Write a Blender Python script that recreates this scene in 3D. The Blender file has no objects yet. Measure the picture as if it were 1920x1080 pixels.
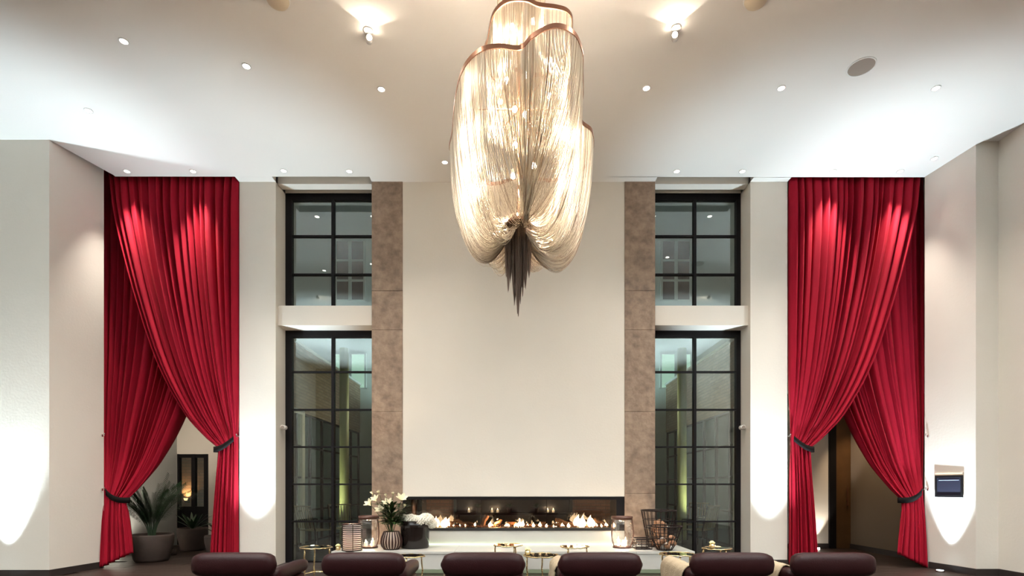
import bpy, bmesh, math, random
from mathutils import Vector, Matrix
random.seed(7)
PI = math.pi
S = bpy.context.scene
COL = S.collection

# ------------------------------------------------------------ camera, world, exposure
cam = bpy.data.objects.new('camera', bpy.data.cameras.new('camera'))
COL.objects.link(cam)
cam.location = (0, 0, 1.3)
cam.rotation_euler = (PI/2, 0, 0)
cam.data.sensor_width = 36
cam.data.lens = 18.75
cam.data.shift_x = -0.00104
cam.data.shift_y = 0.19375
cam.data.clip_start = 0.05
S.camera = cam
w = bpy.data.worlds.new('dusk'); S.world = w; w.use_nodes = True
w.node_tree.nodes['Background'].inputs[0].default_value = (0.42, 0.52, 0.55, 1)
w.node_tree.nodes['Background'].inputs[1].default_value = 0.07
S.view_settings.view_transform = 'Standard'
S.view_settings.look = 'None'
S.view_settings.exposure = 0.47
S.view_settings.gamma = 1.0
S.view_settings.use_curve_mapping = False

UPLIGHT_W = 860
DOWN_W = 170
BULB_W = 38
WARM = (1.0, 0.84, 0.66)
COOL = (0.72, 0.90, 1.0)

# ------------------------------------------------------------ helpers
def P(px, py, Y):
    return Vector(((px-962)/1000*Y, Y, 1.3+(912-py)/1000*Y))

class MB:
    def __init__(s): s.v = []; s.f = []
    def add(s, vs, fs):
        n = len(s.v); s.v += [tuple(v) for v in vs]; s.f += [tuple(i+n for i in f) for f in fs]; return s
    def box(s, x0, x1, y0, y1, z0, z1):
        return s.add([(x0,y0,z0),(x1,y0,z0),(x1,y1,z0),(x0,y1,z0),(x0,y0,z1),(x1,y0,z1),(x1,y1,z1),(x0,y1,z1)],
                     [(0,3,2,1),(4,5,6,7),(0,1,5,4),(1,2,6,5),(2,3,7,6),(3,0,4,7)])
    def prism(s, poly, z0, z1):
        n = len(poly)
        return s.add([(x,y,z0) for x,y in poly]+[(x,y,z1) for x,y in poly],
                     [tuple(range(n))[::-1], tuple(range(n,2*n))]+[(i,(i+1)%n,n+(i+1)%n,n+i) for i in range(n)])
    def lathe(s, prof, n=24, c=(0,0,0), caps=True, fn=None):
        vs = []; fs = []
        for k,(r,z) in enumerate(prof):
            for i in range(n):
                a = 2*PI*i/n; rr = r*(fn(a,k) if fn else 1)
                vs.append((c[0]+rr*math.cos(a), c[1]+rr*math.sin(a), c[2]+z))
        m = len(prof)
        for k in range(m-1):
            for i in range(n):
                fs.append((k*n+i, k*n+(i+1)%n, (k+1)*n+(i+1)%n, (k+1)*n+i))
        if caps: fs += [tuple(range(n))[::-1], tuple(range((m-1)*n, m*n))]
        return s.add(vs, fs)
    def tube(s, pts, r, n=6, closed=False, caps=True):
        pts = [Vector(p) for p in pts]; m = len(pts)
        rs = r if isinstance(r, (list,tuple)) else [r]*m
        up = Vector((0,0,1)); vs = []; prev = None
        for i,p in enumerate(pts):
            a = pts[(i-1)%m] if (closed or i>0) else p
            b = pts[(i+1)%m] if (closed or i<m-1) else p
            t = (b-a)
            t = t.normalized() if t.length>1e-9 else Vector((0,0,1))
            if prev is None:
                u = t.cross(up if abs(t.z)<.9 else Vector((1,0,0))).normalized()
            else:
                u = (prev - t*prev.dot(t))
                u = u.normalized() if u.length>1e-6 else t.orthogonal().normalized()
            prev = u; q = t.cross(u)
            for k in range(n):
                c = 2*PI*k/n
                vs.append(p+(u*math.cos(c)+q*math.sin(c))*rs[i])
        fs = []
        for i in range(m if closed else m-1):
            j = (i+1)%m
            for k in range(n):
                fs.append((i*n+k, i*n+(k+1)%n, j*n+(k+1)%n, j*n+k))
        if caps and not closed: fs += [tuple(range(n))[::-1], tuple(range((m-1)*n, m*n))]
        return s.add(vs, fs)
    def ball(s, c, r, n=10, m=7, sc=(1,1,1), fn=None):
        vs = [(c[0],c[1],c[2]-r*sc[2])]
        for k in range(1,m):
            e = -PI/2+PI*k/m
            for i in range(n):
                a = 2*PI*i/n; rr = r*(fn(a,e) if fn else 1)
                vs.append((c[0]+rr*sc[0]*math.cos(e)*math.cos(a), c[1]+rr*sc[1]*math.cos(e)*math.sin(a), c[2]+rr*sc[2]*math.sin(e)))
        vs.append((c[0],c[1],c[2]+r*sc[2])); L = len(vs)-1; fs = []
        for i in range(n):
            fs.append((0, 1+(i+1)%n, 1+i)); fs.append((L, L-n+i, L-n+(i+1)%n))
        for k in range(m-2):
            for i in range(n):
                fs.append((1+k*n+i, 1+k*n+(i+1)%n, 1+(k+1)*n+(i+1)%n, 1+(k+1)*n+i))
        return s.add(vs, fs)
    def xform(s, M):
        s.v = [tuple(M @ Vector(v)) for v in s.v]; return s
    def build(s, name, mat, parent=None, smooth=False, bevel=0, loc=None, kind=None, label=None, solid=0):
        me = bpy.data.meshes.new(name); me.from_pydata(s.v, [], s.f)
        if len(s.f) < 40000:
            bm = bmesh.new(); bm.from_mesh(me); bmesh.ops.recalc_face_normals(bm, faces=bm.faces); bm.to_mesh(me); bm.free()
        if smooth: me.polygons.foreach_set('use_smooth', [True]*len(me.polygons))
        me.materials.append(mat)
        o = bpy.data.objects.new(name, me); COL.objects.link(o)
        if parent: o.parent = parent
        if loc is not None: o.location = loc
        if kind: o['kind'] = kind
        if label: o['label'] = label
        if bevel:
            b = o.modifiers.new('bevel','BEVEL'); b.width = bevel; b.segments = 2; b.limit_method = 'ANGLE'
        if solid:
            b = o.modifiers.new('solid','SOLIDIFY'); b.thickness = solid; b.offset = 0
        return o

def tag(o, label, cat, group=None, kind=None):
    o['label'] = label; o['category'] = cat
    if group: o['group'] = group
    if kind: o['kind'] = kind
    return o
def thing(name, label, cat, loc=(0,0,0), rotz=0, group=None):
    o = bpy.data.objects.new(name, None); COL.objects.link(o)
    o.empty_display_size = .1
    o.location = loc; o.rotation_euler = (0,0,rotz)
    return tag(o, label, cat, group)
def struct(name, mb, mat, label, cat, **k):
    o = mb.build(name, mat, **k); return tag(o, label, cat, kind='structure')
def copy_tree(src, loc, label=None, rotz=None, group=None):
    r = src.copy(); COL.objects.link(r); r.location = loc
    if rotz is not None: r.rotation_euler = (0,0,rotz)
    if label: r['label'] = label
    if group: r['group'] = group
    for ch in list(src.children):
        c = ch.copy(); COL.objects.link(c); c.parent = r
        for g in list(ch.children):
            d = g.copy(); COL.objects.link(d); d.parent = c
    return r
def light(kind, name, loc, power, color, parent=None, size=.03, spot=None, blend=.3, aim=None):
    l = bpy.data.lights.new(name, kind); l.energy = power; l.color = color
    l.shadow_soft_size = size
    if kind == 'SPOT': l.spot_size = spot; l.spot_blend = blend
    o = bpy.data.objects.new(name, l); COL.objects.link(o); o.location = loc
    if aim is not None: o.rotation_euler = Vector(aim).to_track_quat('-Z','Y').to_euler()
    if parent: o.parent = parent
    return o
def lerp(a,b,t): return a+(b-a)*t
def sstep(x,a,b):
    t = max(0,min(1,(x-a)/(b-a))); return t*t*(3-2*t)
def table(ts, vs, t):      # smooth interpolation
    for i in range(len(ts)-1):
        if t <= ts[i+1]:
            u = (t-ts[i])/(ts[i+1]-ts[i])
            m0 = (vs[i+1]-vs[i-1])/(ts[i+1]-ts[i-1]) if i>0 else (vs[1]-vs[0])/(ts[1]-ts[0])
            m1 = (vs[i+2]-vs[i])/(ts[i+2]-ts[i]) if i+2<len(ts) else (vs[i+1]-vs[i])/(ts[i+1]-ts[i])
            h = ts[i+1]-ts[i]
            return (2*u**3-3*u*u+1)*vs[i]+(u**3-2*u*u+u)*h*m0+(-2*u**3+3*u*u)*vs[i+1]+(u**3-u*u)*h*m1
    return vs[-1]

# ------------------------------------------------------------ materials
def mat(name, col, rough=.5, metal=0, noise=0, nscale=8, bump=0, bscale=40, sheen=0, coat=0, col2=None, emit=0, spec=None, stretch=None):
    m = bpy.data.materials.new(name); m.use_nodes = True
    nt = m.node_tree; N = nt.nodes; L = nt.links; b = N['Principled BSDF']
    b.inputs['Base Color'].default_value = (*col,1); b.inputs['Roughness'].default_value = rough; b.inputs['Metallic'].default_value = metal
    if spec is not None: b.inputs['Specular IOR Level'].default_value = spec
    if sheen:
        b.inputs['Sheen Weight'].default_value = sheen; b.inputs['Sheen Roughness'].default_value = .35
        b.inputs['Sheen Tint'].default_value = (1,.16,.13,1)
    if coat: b.inputs['Coat Weight'].default_value = coat; b.inputs['Coat Roughness'].default_value = .12
    if noise or bump:
        tc = N.new('ShaderNodeTexCoord'); src = tc.outputs['Object']
        if stretch:
            mp = N.new('ShaderNodeMapping'); mp.inputs['Scale'].default_value = stretch
            L.new(src, mp.inputs[0]); src = mp.outputs[0]
    if noise:
        n = N.new('ShaderNodeTexNoise'); n.inputs['Scale'].default_value = nscale; n.inputs['Detail'].default_value = 6
        L.new(src, n.inputs['Vector'])
        r = N.new('ShaderNodeMapRange'); r.inputs[1].default_value=.3; r.inputs[2].default_value=.7
        L.new(n.outputs[0], r.inputs[0])
        x = N.new('ShaderNodeMix'); x.data_type = 'RGBA'
        c2 = col2 or tuple(c*(1-noise) for c in col)
        x.inputs[6].default_value = (*col,1); x.inputs[7].default_value = (*c2,1)
        L.new(r.outputs[0], x.inputs[0]); L.new(x.outputs[2], b.inputs['Base Color'])
    if bump:
        n = N.new('ShaderNodeTexNoise'); n.inputs['Scale'].default_value = bscale; n.inputs['Detail'].default_value = 4
        L.new(src, n.inputs['Vector'])
        q = N.new('ShaderNodeBump'); q.inputs['Strength'].default_value = bump; q.inputs['Distance'].default_value = .02
        L.new(n.outputs[0], q.inputs['Height']); L.new(q.outputs[0], b.inputs['Normal'])
    if emit:
        b.inputs['Emission Color'].default_value = (*col,1); b.inputs['Emission Strength'].default_value = emit
    return m
def emis(name, col, s):
    m = bpy.data.materials.new(name); m.use_nodes = True; nt = m.node_tree; nt.nodes.clear()
    e = nt.nodes.new('ShaderNodeEmission'); e.inputs[0].default_value = (*col,1); e.inputs[1].default_value = s
    o = nt.nodes.new('ShaderNodeOutputMaterial'); nt.links.new(e.outputs[0], o.inputs[0]); return m
def glassy(name, refl, tint=(1,1,1)):
    m = bpy.data.materials.new(name); m.use_nodes = True; nt = m.node_tree; nt.nodes.clear()
    N = nt.nodes; L = nt.links
    t = N.new('ShaderNodeBsdfTransparent'); t.inputs[0].default_value = (*tint,1)
    g = N.new('ShaderNodeBsdfGlossy'); g.inputs[0].default_value = (1,1,1,1); g.inputs[1].default_value = 0.02
    lw = N.new('ShaderNodeLayerWeight'); lw.inputs[0].default_value = .35
    mr = N.new('ShaderNodeMapRange'); mr.inputs[3].default_value = refl; mr.inputs[4].default_value = min(1, refl*3+.3)
    L.new(lw.outputs[1], mr.inputs[0])
    x = N.new('ShaderNodeMixShader'); L.new(mr.outputs[0], x.inputs[0]); L.new(t.outputs[0], x.inputs[1]); L.new(g.outputs[0], x.inputs[2])
    o = N.new('ShaderNodeOutputMaterial'); L.new(x.outputs[0], o.inputs[0]); return m
def chain_mat(name, c1, c2, metal_col):
    m = bpy.data.materials.new(name); m.use_nodes = True; nt = m.node_tree; nt.nodes.clear(); N = nt.nodes; L = nt.links
    ge = N.new('ShaderNodeNewGeometry'); mr = N.new('ShaderNodeMapRange'); mr.inputs[1].default_value = .42; mr.inputs[2].default_value = .92
    L.new(ge.outputs['Random Per Island'], mr.inputs[0])
    x = N.new('ShaderNodeMix'); x.data_type = 'RGBA'; x.inputs[6].default_value = (*c1,1); x.inputs[7].default_value = (*c2,1); L.new(mr.outputs[0], x.inputs[0])
    d = N.new('ShaderNodeBsdfDiffuse'); t = N.new('ShaderNodeBsdfTranslucent'); L.new(x.outputs[2], d.inputs[0]); L.new(x.outputs[2], t.inputs[0])
    g = N.new('ShaderNodeBsdfGlossy'); g.inputs[0].default_value = (*metal_col,1); g.inputs[1].default_value = .3
    a = N.new('ShaderNodeMixShader'); a.inputs[0].default_value = .45; L.new(d.outputs[0],a.inputs[1]); L.new(t.outputs[0],a.inputs[2])
    b = N.new('ShaderNodeMixShader'); b.inputs[0].default_value = .3; L.new(a.outputs[0],b.inputs[1]); L.new(g.outputs[0],b.inputs[2])
    o = N.new('ShaderNodeOutputMaterial'); L.new(b.outputs[0], o.inputs[0]); return m
def frost_mat():
    m = bpy.data.materials.new('frosted_glass'); m.use_nodes = True; nt = m.node_tree; nt.nodes.clear(); N = nt.nodes; L = nt.links
    d = N.new('ShaderNodeBsdfDiffuse'); t = N.new('ShaderNodeBsdfTranslucent')
    for x in (d,t): x.inputs[0].default_value = (.92,.86,.86,1)
    a = N.new('ShaderNodeMixShader'); a.inputs[0].default_value = .75; L.new(d.outputs[0],a.inputs[1]); L.new(t.outputs[0],a.inputs[2])
    o = N.new('ShaderNodeOutputMaterial'); L.new(a.outputs[0], o.inputs[0]); return m
def brick_mat(name, c1, c2, mortar, axis='X'):
    m = bpy.data.materials.new(name); m.use_nodes = True; nt = m.node_tree; N = nt.nodes; L = nt.links; b = N['Principled BSDF']
    tc = N.new('ShaderNodeTexCoord'); mp = N.new('ShaderNodeMapping'); L.new(tc.outputs['Object'], mp.inputs[0])
    mp.inputs['Rotation'].default_value = (PI/2,0,0) if axis=='X' else (PI/2,0,PI/2)
    if axis != 'X':
        sx = N.new('ShaderNodeSeparateXYZ'); cx = N.new('ShaderNodeCombineXYZ'); L.new(tc.outputs['Object'], sx.inputs[0])
        L.new(sx.outputs[1], cx.inputs[0]); L.new(sx.outputs[2], cx.inputs[1]); vec = cx.outputs[0]
    else:
        sx = N.new('ShaderNodeSeparateXYZ'); cx = N.new('ShaderNodeCombineXYZ'); L.new(tc.outputs['Object'], sx.inputs[0])
        L.new(sx.outputs[0], cx.inputs[0]); L.new(sx.outputs[2], cx.inputs[1]); vec = cx.outputs[0]
    k = N.new('ShaderNodeTexBrick'); L.new(vec, k.inputs['Vector'])
    k.inputs['Color1'].default_value = (*c1,1); k.inputs['Color2'].default_value = (*c2,1); k.inputs['Mortar'].default_value = (*mortar,1)
    k.inputs['Scale'].default_value = 1; k.inputs['Brick Width'].default_value = .23; k.inputs['Row Height'].default_value = .075; k.inputs['Mortar Size'].default_value = .008
    L.new(k.outputs[0], b.inputs['Base Color']); b.inputs['Roughness'].default_value = .9
    q = N.new('ShaderNodeBump'); q.inputs['Strength'].default_value = .6; q.inputs['Distance'].default_value = .02; q.invert = True
    L.new(k.outputs[1], q.inputs['Height']); L.new(q.outputs[0], b.inputs['Normal'])
    return m

M = dict(
    wall = mat('cream_plaster', (.73,.68,.61), .8, noise=.03, nscale=1.5, bump=.08, bscale=30),
    ceil = mat('white_ceiling_paint', (.76,.73,.69), .85, bump=.04, bscale=60),
    concrete = mat('brown_concrete', (.34,.245,.175), .62, noise=.4, nscale=9, bump=.6, bscale=14, col2=(.18,.122,.088)),
    steel = mat('black_steel', (.007,.006,.007), .5, 0, spec=.18),
    skirting = mat('dark_skirting', (.03,.022,.02), .5),
    floor = mat('dark_wood', (.045,.028,.022), .42, spec=.22, noise=.5, nscale=6, bump=.12, bscale=30, stretch=(1,8,1)),
    velvet = mat('red_velvet', (.33,.006,.022), .75, spec=.12, sheen=.12, bump=.10, bscale=90, noise=.12, nscale=5, stretch=(3,3,.6)),
    band = mat('black_band', (.006,.004,.004), .85, spec=.15),
    chrome = mat('chrome', (.7,.68,.65), .2, 1),
    leather = mat('burgundy_leather', (.019,.0042,.0048), .42, bump=.12, bscale=120, spec=.16),
    stone = mat('white_stone', (.52,.51,.475), .3, noise=.05, nscale=3),
    brass = mat('polished_brass', (.78,.62,.34), .25, 1, bump=.3, bscale=60),
    darkmetal = mat('dark_bronze_wire', (.016,.009,.008), .45, 0, spec=.25),
    bronze = mat('copper_bronze_rim', (.34,.165,.10), .35, .85),
    brownleather = mat('brown_strap', (.09,.035,.022), .45, bump=.1),
    glass = glassy('clear_glass', .05),
    pane = glassy('window_glass', .08, (.80,.88,.84)),
    fireglass = glassy('fire_glass', .06, (.9,.88,.85)),
    mirror = mat('tinted_mirror', (.62,.56,.46), .08, 1),
    wax = mat('candle_wax', (.85,.72,.5), .5, emit=.5),
    flame = emis('flame', (1,.70,.36), 22),
    fireflame = emis('fire_flame', (1,.70,.40), 8),
    led = emis('green_white_led', (.80,1.0,.66), 3.2),
    bulb = emis('warm_bulb', (1,.86,.66), 60),
    lens = emis('downlight_lens', (1,.93,.82), 12),
    cool = emis('uplight_lens', COOL, 8),
    white = mat('white_metal', (.8,.78,.75), .4),
    grille = mat('speaker_grille', (.30,.25,.215), .8),
    chain = chain_mat('pale_chain', (.86,.80,.68), (.24,.15,.085), (.9,.80,.66)),
    tail = mat('dark_chain', (.17,.115,.085), .5, .25),
    log = mat('burnt_log', (.20,.10,.05), .9, noise=.7, nscale=9, bump=.6, bscale=20),
    wood = mat('cut_wood', (.50,.26,.14), .7, noise=.5, nscale=6, bump=.4, bscale=20),
    black = mat('black_tray', (.01,.008,.008), .7),
    darkglaze = mat('dark_glazed_ceramic', (.012,.008,.007), .12, spec=.4),
    rib = mat('dark_brown_rib', (.035,.012,.009), .3, spec=.4),
    leaf = mat('green_leaf', (.03,.075,.012), .5, noise=.4, nscale=10),
    palm = mat('palm_leaf', (.02,.055,.018), .5, noise=.4, nscale=10),
    petal = mat('cream_petal', (.80,.74,.52), .6, noise=.15, nscale=20),
    hydr = mat('white_floret', (.80,.76,.66), .8, noise=.12, nscale=30),
    rose = mat('pale_yellow_rose', (.72,.68,.36), .6),
    pot = mat('grey_brown_pot', (.075,.05,.04), .75, noise=.3, nscale=5, bump=.2, bscale=20),
    soil = mat('soil', (.02,.014,.01), 1),
    throw = mat('beige_throw', (.36,.28,.185), .95, bump=.4, bscale=70),
    screen = mat('dark_display', (.02,.02,.035), .6, spec=.15),
    facade = mat('grey_render', (.50,.53,.50), .9, noise=.05, nscale=2),
    facwin = mat('dusk_window', (.022,.028,.042), .5, spec=.1),
    curtain_lit = emis('lit_curtain', (.85,.95,.88), .9),
    brick = brick_mat('tan_brick', (.27,.20,.135), (.20,.14,.09), (.15,.115,.085), 'Y'),
    brickx = brick_mat('red_brick', (.36,.19,.12), (.26,.13,.085), (.2,.14,.1), 'X'),
    yellow = mat('pale_green_column', (.55,.56,.30), .6),
    cyard = mat('courtyard_paving', (.10,.095,.085), .6),
    oak = mat('bronze_clad_panel', (.16,.085,.035), .4, .3, noise=.3, nscale=3),
    rear = mat('dark_taupe_panelling', (.16,.125,.10), .7),
    brownwall = mat('taupe_wall', (.20,.155,.115), .8),
    tableblack = mat('black_table', (.012,.012,.012), .4),
    rattan = mat('pale_rattan', (.35,.28,.18), .7),
)

# ------------------------------------------------------------ structure: floor, ceiling, walls
CH = 6.285           # ceiling height
TOP = CH+.38
fl = struct('floor', MB().box(-9,9,-4.3,9.05,-.2,-.012), M['floor'], 'dark wooden floor of the lounge under the seating', 'floor')
pm = MB().box(0,1.994,0,.237,-.012,0)
pl0 = None
row = 0
for j in range(36):
    y = 3.5+.24*j
    off = -8.4+(j*0.77)%2.0
    for i in range(8):
        x = off+2.0*i
        if pl0 is None: pl0 = o = pm.build('plank', M['floor'], fl, bevel=.003)
        else:
            o = pl0.copy(); COL.objects.link(o); o.parent = fl
        if y > 9: 
            if x > 7.6 or x < -8.0: pass
        o.location = (x, y, 0)
# ceiling field with the slots cut in
ce = MB()
ce.prism([(-8.4,-4.3),(7.5,-4.3),(7.5,6.4),(6.75,7.78),(6.73,8.60),(-6.40,8.58),(-6.40,8.54),(-6.67,7.67),(-8.4,7.67)], CH, TOP)
ce.box(-4.48,-3.885,8.585,9.2,CH,TOP)
ce.box(-2.313,2.325,8.585,9.3,CH,TOP)
ce.box(3.885,4.49,8.605,9.2,CH,TOP)
ceil = struct('ceiling', ce, M['ceil'], 'smooth white ceiling with recessed slots above the curtains and windows', 'ceiling')
lid = struct('ceiling_slot_lid', MB().box(-8.4,7.6,-4.3,9.5,TOP,TOP+.1), M['ceil'], 'upper side of the recessed ceiling slots', 'ceiling')
struct('ceiling_recess', MB().box(6.7,7.6,5.2,8.0,CH+.05,TOP), M['ceil'], 'shallow shaded ceiling recess beside the right wall', 'ceiling')
W = M['wall']
struct('wall_left', MB().prism([(-6.67,7.67),(-6.575,8.57),(-7.2,8.57),(-7.2,9.0),(-8.6,9.0),(-8.6,7.67)],0,TOP), W, 'cream plaster wall block beside the left curtains', 'wall')
struct('wall_left_side', MB().box(-8.6,-8.35,-4.3,7.67,0,TOP), W, 'cream side wall of the lounge, left of the seating', 'wall')
struct('wall_right', MB().prism([(6.75,7.78),(7.08,7.78),(7.08,-4.3),(7.5,-4.3),(7.5,9.0),(7.2,9.0),(7.2,8.59),(6.63,8.59)],0,TOP), W, 'cream plaster wall with a stepped corner beside the right curtains', 'wall')
struct('wall_back_left', MB().box(-4.48,-3.885,8.73,9.2,0,TOP), W, 'cream plaster pier between the left curtains and the left windows', 'wall')
struct('wall_back_right', MB().box(3.885,4.49,8.73,9.2,0,TOP), W, 'cream plaster pier between the right windows and the right curtains', 'wall')
struct('wall_back_center', MB().box(-1.807,1.825,8.735,9.3,1.134,TOP), W, 'tall cream plaster chimney breast above the fireplace', 'wall')
struct('wall_rear', MB().box(-8.6,7.5,-4.5,-4.3,0,TOP), M['rear'], 'dark taupe rear wall of the lounge opposite the fireplace', 'wall')
for nm, x0, x1, lab in (('left',-3.885,-2.313,'left'),('right',2.325,3.885,'right')):
    struct('trim_beam_'+nm, MB().box(x0,x1,8.81,9.16,3.96,4.287), W, 'cream horizontal beam between the upper and lower %s windows'%lab, 'beam', bevel=.004)
    struct('trim_lintel_'+nm, MB().box(x0,x1,8.80,8.97,CH+.005,TOP), W, 'cream lintel in the ceiling slot above the upper %s window'%lab, 'beam')
    struct('wall_over_window_'+nm, MB().box(x0,x1,9.1,9.3,6.30,TOP), W, 'narrow cream wall strip over the upper %s window'%lab, 'wall')
def skirt(name, poly, lab): struct(name, MB().prism(poly,0,.10), M['skirting'], lab, 'baseboard')
skirt('baseboard_left', [(-8.3,7.67),(-6.67,7.67),(-6.575,8.53),(-6.56,8.53),(-6.655,7.65),(-8.3,7.65)], 'dark baseboard along the wall left of the curtains')
skirt('baseboard_right', [(6.64,8.5),(6.745,7.78),(6.745,7.765),(7.08,7.765),(7.08,4),(7.06,4),(7.06,7.745),(6.725,7.745),(6.62,8.5)], 'dark baseboard along the wall right of the curtains')
skirt('baseboard_pier_left', [(-4.48,8.73),(-3.885,8.73),(-3.885,8.715),(-4.48,8.715)], 'dark baseboard at the foot of the left pier')
skirt('baseboard_pier_right', [(3.885,8.73),(4.49,8.73),(4.49,8.715),(3.885,8.715)], 'dark baseboard at the foot of the right pier')

# concrete pillars built from cast panels
def pillar(name, x0, x1, label):
    core = struct(name, MB().box(x0+.012,x1-.012,8.74,9.28,0,TOP), M['concrete'], label, 'pillar')
    for z0, z1 in ((0,1.18),(1.184,2.52),(2.524,3.86),(3.864,4.50),(4.504,TOP-.01)):
        MB().box(x0,x1,8.722,9.26,z0,z1).build('concrete_panel', M['concrete'], core, bevel=.005)
pillar('trim_pillar_left', -2.313, -1.807, 'rough brown concrete pillar left of the fireplace')
pillar('trim_pillar_right', 1.825, 2.325, 'rough brown concrete pillar right of the fireplace')

# ------------------------------------------------------------ windows
def window(name, x0, x1, z0, z1, mull, bars, thick_side, label):
    root = thing(name, label, 'window'); root['kind'] = 'structure'
    Y = 9.1; fw = .045; tw = .11
    l = tw if thick_side<0 else .012; r = tw if thick_side>0 else .012
    MB().box(x0,x0+l,Y,Y+.09,z0,z1).build('jamb', M['steel'], root)
    MB().box(x1-r,x1,Y,Y+.09,z0,z1).build('jamb', M['steel'], root)
    MB().box(x0+l,x1-r,Y,Y+.09,z1-.12,z1).build('head_rail', M['steel'], root)
    MB().box(x0+l,x1-r,Y,Y+.09,z0,z0+.03).build('bottom_rail', M['steel'], root)
    MB().box(mull-.022,mull+.022,Y-.012,Y+.075,z0+.03,z1-.12).build('mullion', M['steel'], root)
    zs = [z0+.03]+bars+[z1-.12]
    for z in bars:
        MB().box(x0+l,mull-.022,Y+.005,Y+.07,z-.014,z+.014).build('glazing_bar', M['steel'], root)
        MB().box(mull+.022,x1-r,Y+.005,Y+.07,z-.014,z+.014).build('glazing_bar', M['steel'], root)
    for a,b in zip(zs,zs[1:]):
        for c,d in ((x0+l,mull-.022),(mull+.022,x1-r)):
            MB().box(c,d,Y+.034,Y+.042,a+(.014 if a!=zs[0] else 0),b-(.014 if b!=zs[-1] else 0)).build('pane', M['pane'], root)
zz = lambda py: 1.3+(912-py)*.0091
lowbars = [zz(978),zz(908),zz(838),zz(768),zz(697)]
upbars = [zz(514),zz(442)]
window('window_1', -3.885,-2.32,4.287,zz(362),(624-962)*.0091,upbars,-1,'upper black steel window over the beam, left of the fireplace')
window('window_2', -3.885,-2.32,.0,zz(619),(624-962)*.0091,lowbars,-1,'tall lower black steel window left of the fireplace')
window('window_3', 2.33,3.92,4.287,zz(362),(1303-962)*.0091,upbars,1,'upper black steel window over the beam, right of the fireplace')
window('window_4', 2.33,3.92,.0,zz(619),(1303-962)*.0091,lowbars,1,'tall lower black steel window right of the fireplace')

# ------------------------------------------------------------ fireplace and hearth
FX0, FX1, FZ0, FZ1 = -1.80, 1.82, .575, 1.13
struct('wall_under_fireplace', MB().box(-1.807,1.825,8.735,9.3,0,FZ0-.001), M['stone'], 'pale stone panel under the long fireplace', 'wall')
fp = thing('fireplace', 'long see-through gas fireplace with a black frame in the chimney breast', 'fireplace', (0,8.735,FZ0))
H = FZ1-FZ0
MB().box(FX0,FX1,-.01,.55,H-.045,H).build('frame_top', M['steel'], fp)
MB().box(FX0,FX1,-.012,.55,0,.045).build('burner_tray', M['black'], fp)
MB().box(FX1-.13,FX1,-.01,.55,.045,H-.045).build('frame_end', M['steel'], fp)
MB().box(FX0,FX0+.035,-.01,.55,.045,H-.045).build('frame_end', M['steel'], fp)
MB().lathe([(.045,.045),(.045,H-.045)],14,(FX0+.16,.1,0)).build('flue_pipe', M['bronze'], fp, smooth=True)
MB().box(FX0+.22,FX0+.30,.05,.50,.045,H-.045).build('frame_post', M['steel'], fp)
MB().box(FX0+.04,FX1-.135,.004,.010,.05,H-.05).build('front_glass', M['fireglass'], fp)
MB().box(FX0+.04,FX1-.135,.525,.531,.05,H-.05).build('rear_glass', M['fireglass'], fp)
for x in (-.55,.58):
    MB().box(x-.008,x+.008,.52,.535,.05,H-.05).build('glass_joint', M['steel'], fp)
em = MB()
for i in range(420):
    x = random.uniform(FX0+.33,FX1-.2); y = random.uniform(.06,.48); r = random.uniform(.008,.022)
    em.ball((x,y,.05+r*.5),r,5,4,(1,1,.7))
em.build('ember_pebbles', mat('ember_pebbles',(.35,.13,.05),.8,noise=.8,nscale=30,bump=.4), fp, kind='stuff')
def flame(x, y, s, z=.05):
    mb = MB(); n = 7; pts = []; rs = []
    ph = random.uniform(0,6); wd_ = random.uniform(.22,.55)
    for k in range(n):
        t = k/(n-1)
        pts.append((x+math.sin(ph+t*4)*.012*s/.1*t, y+math.cos(ph*2+t*3)*.01*t, z+s*t)); rs.append(max(.0012, s*wd_*(math.sin(PI*min(1,t*.85+.18)))**1.3*(1-t*.5)))
    mb.tube(pts, rs, 7); mb.build('flame', M['fireflame'], fp, smooth=True)
clusters = [(-1.22,1.0),(-1.10,.8),(-1.0,.45),(-.85,.35),(-.62,.3),(-.28,.45),(-.16,.3),(.12,.6),(.2,.4),(.42,.45),(.55,.3),(.72,.35),(.94,.5),(1.16,1.1),(1.28,.95),(1.42,.4),(1.58,.35),(-1.35,.35),(-.02,.3),(.3,.3),(.66,.25)]
for cx_, s in clusters:
    for k in range(3 if s>.7 else 2):
        flame(cx_+random.uniform(-.11,.11), random.uniform(.06,.30), .17*s*random.uniform(.35,1.15)+.02)
for x in (-1.2,-.28,.12,1.2): light('POINT','fire_light',(x,.2,.13),8,(1,.5,.2),fp,.012)
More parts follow.
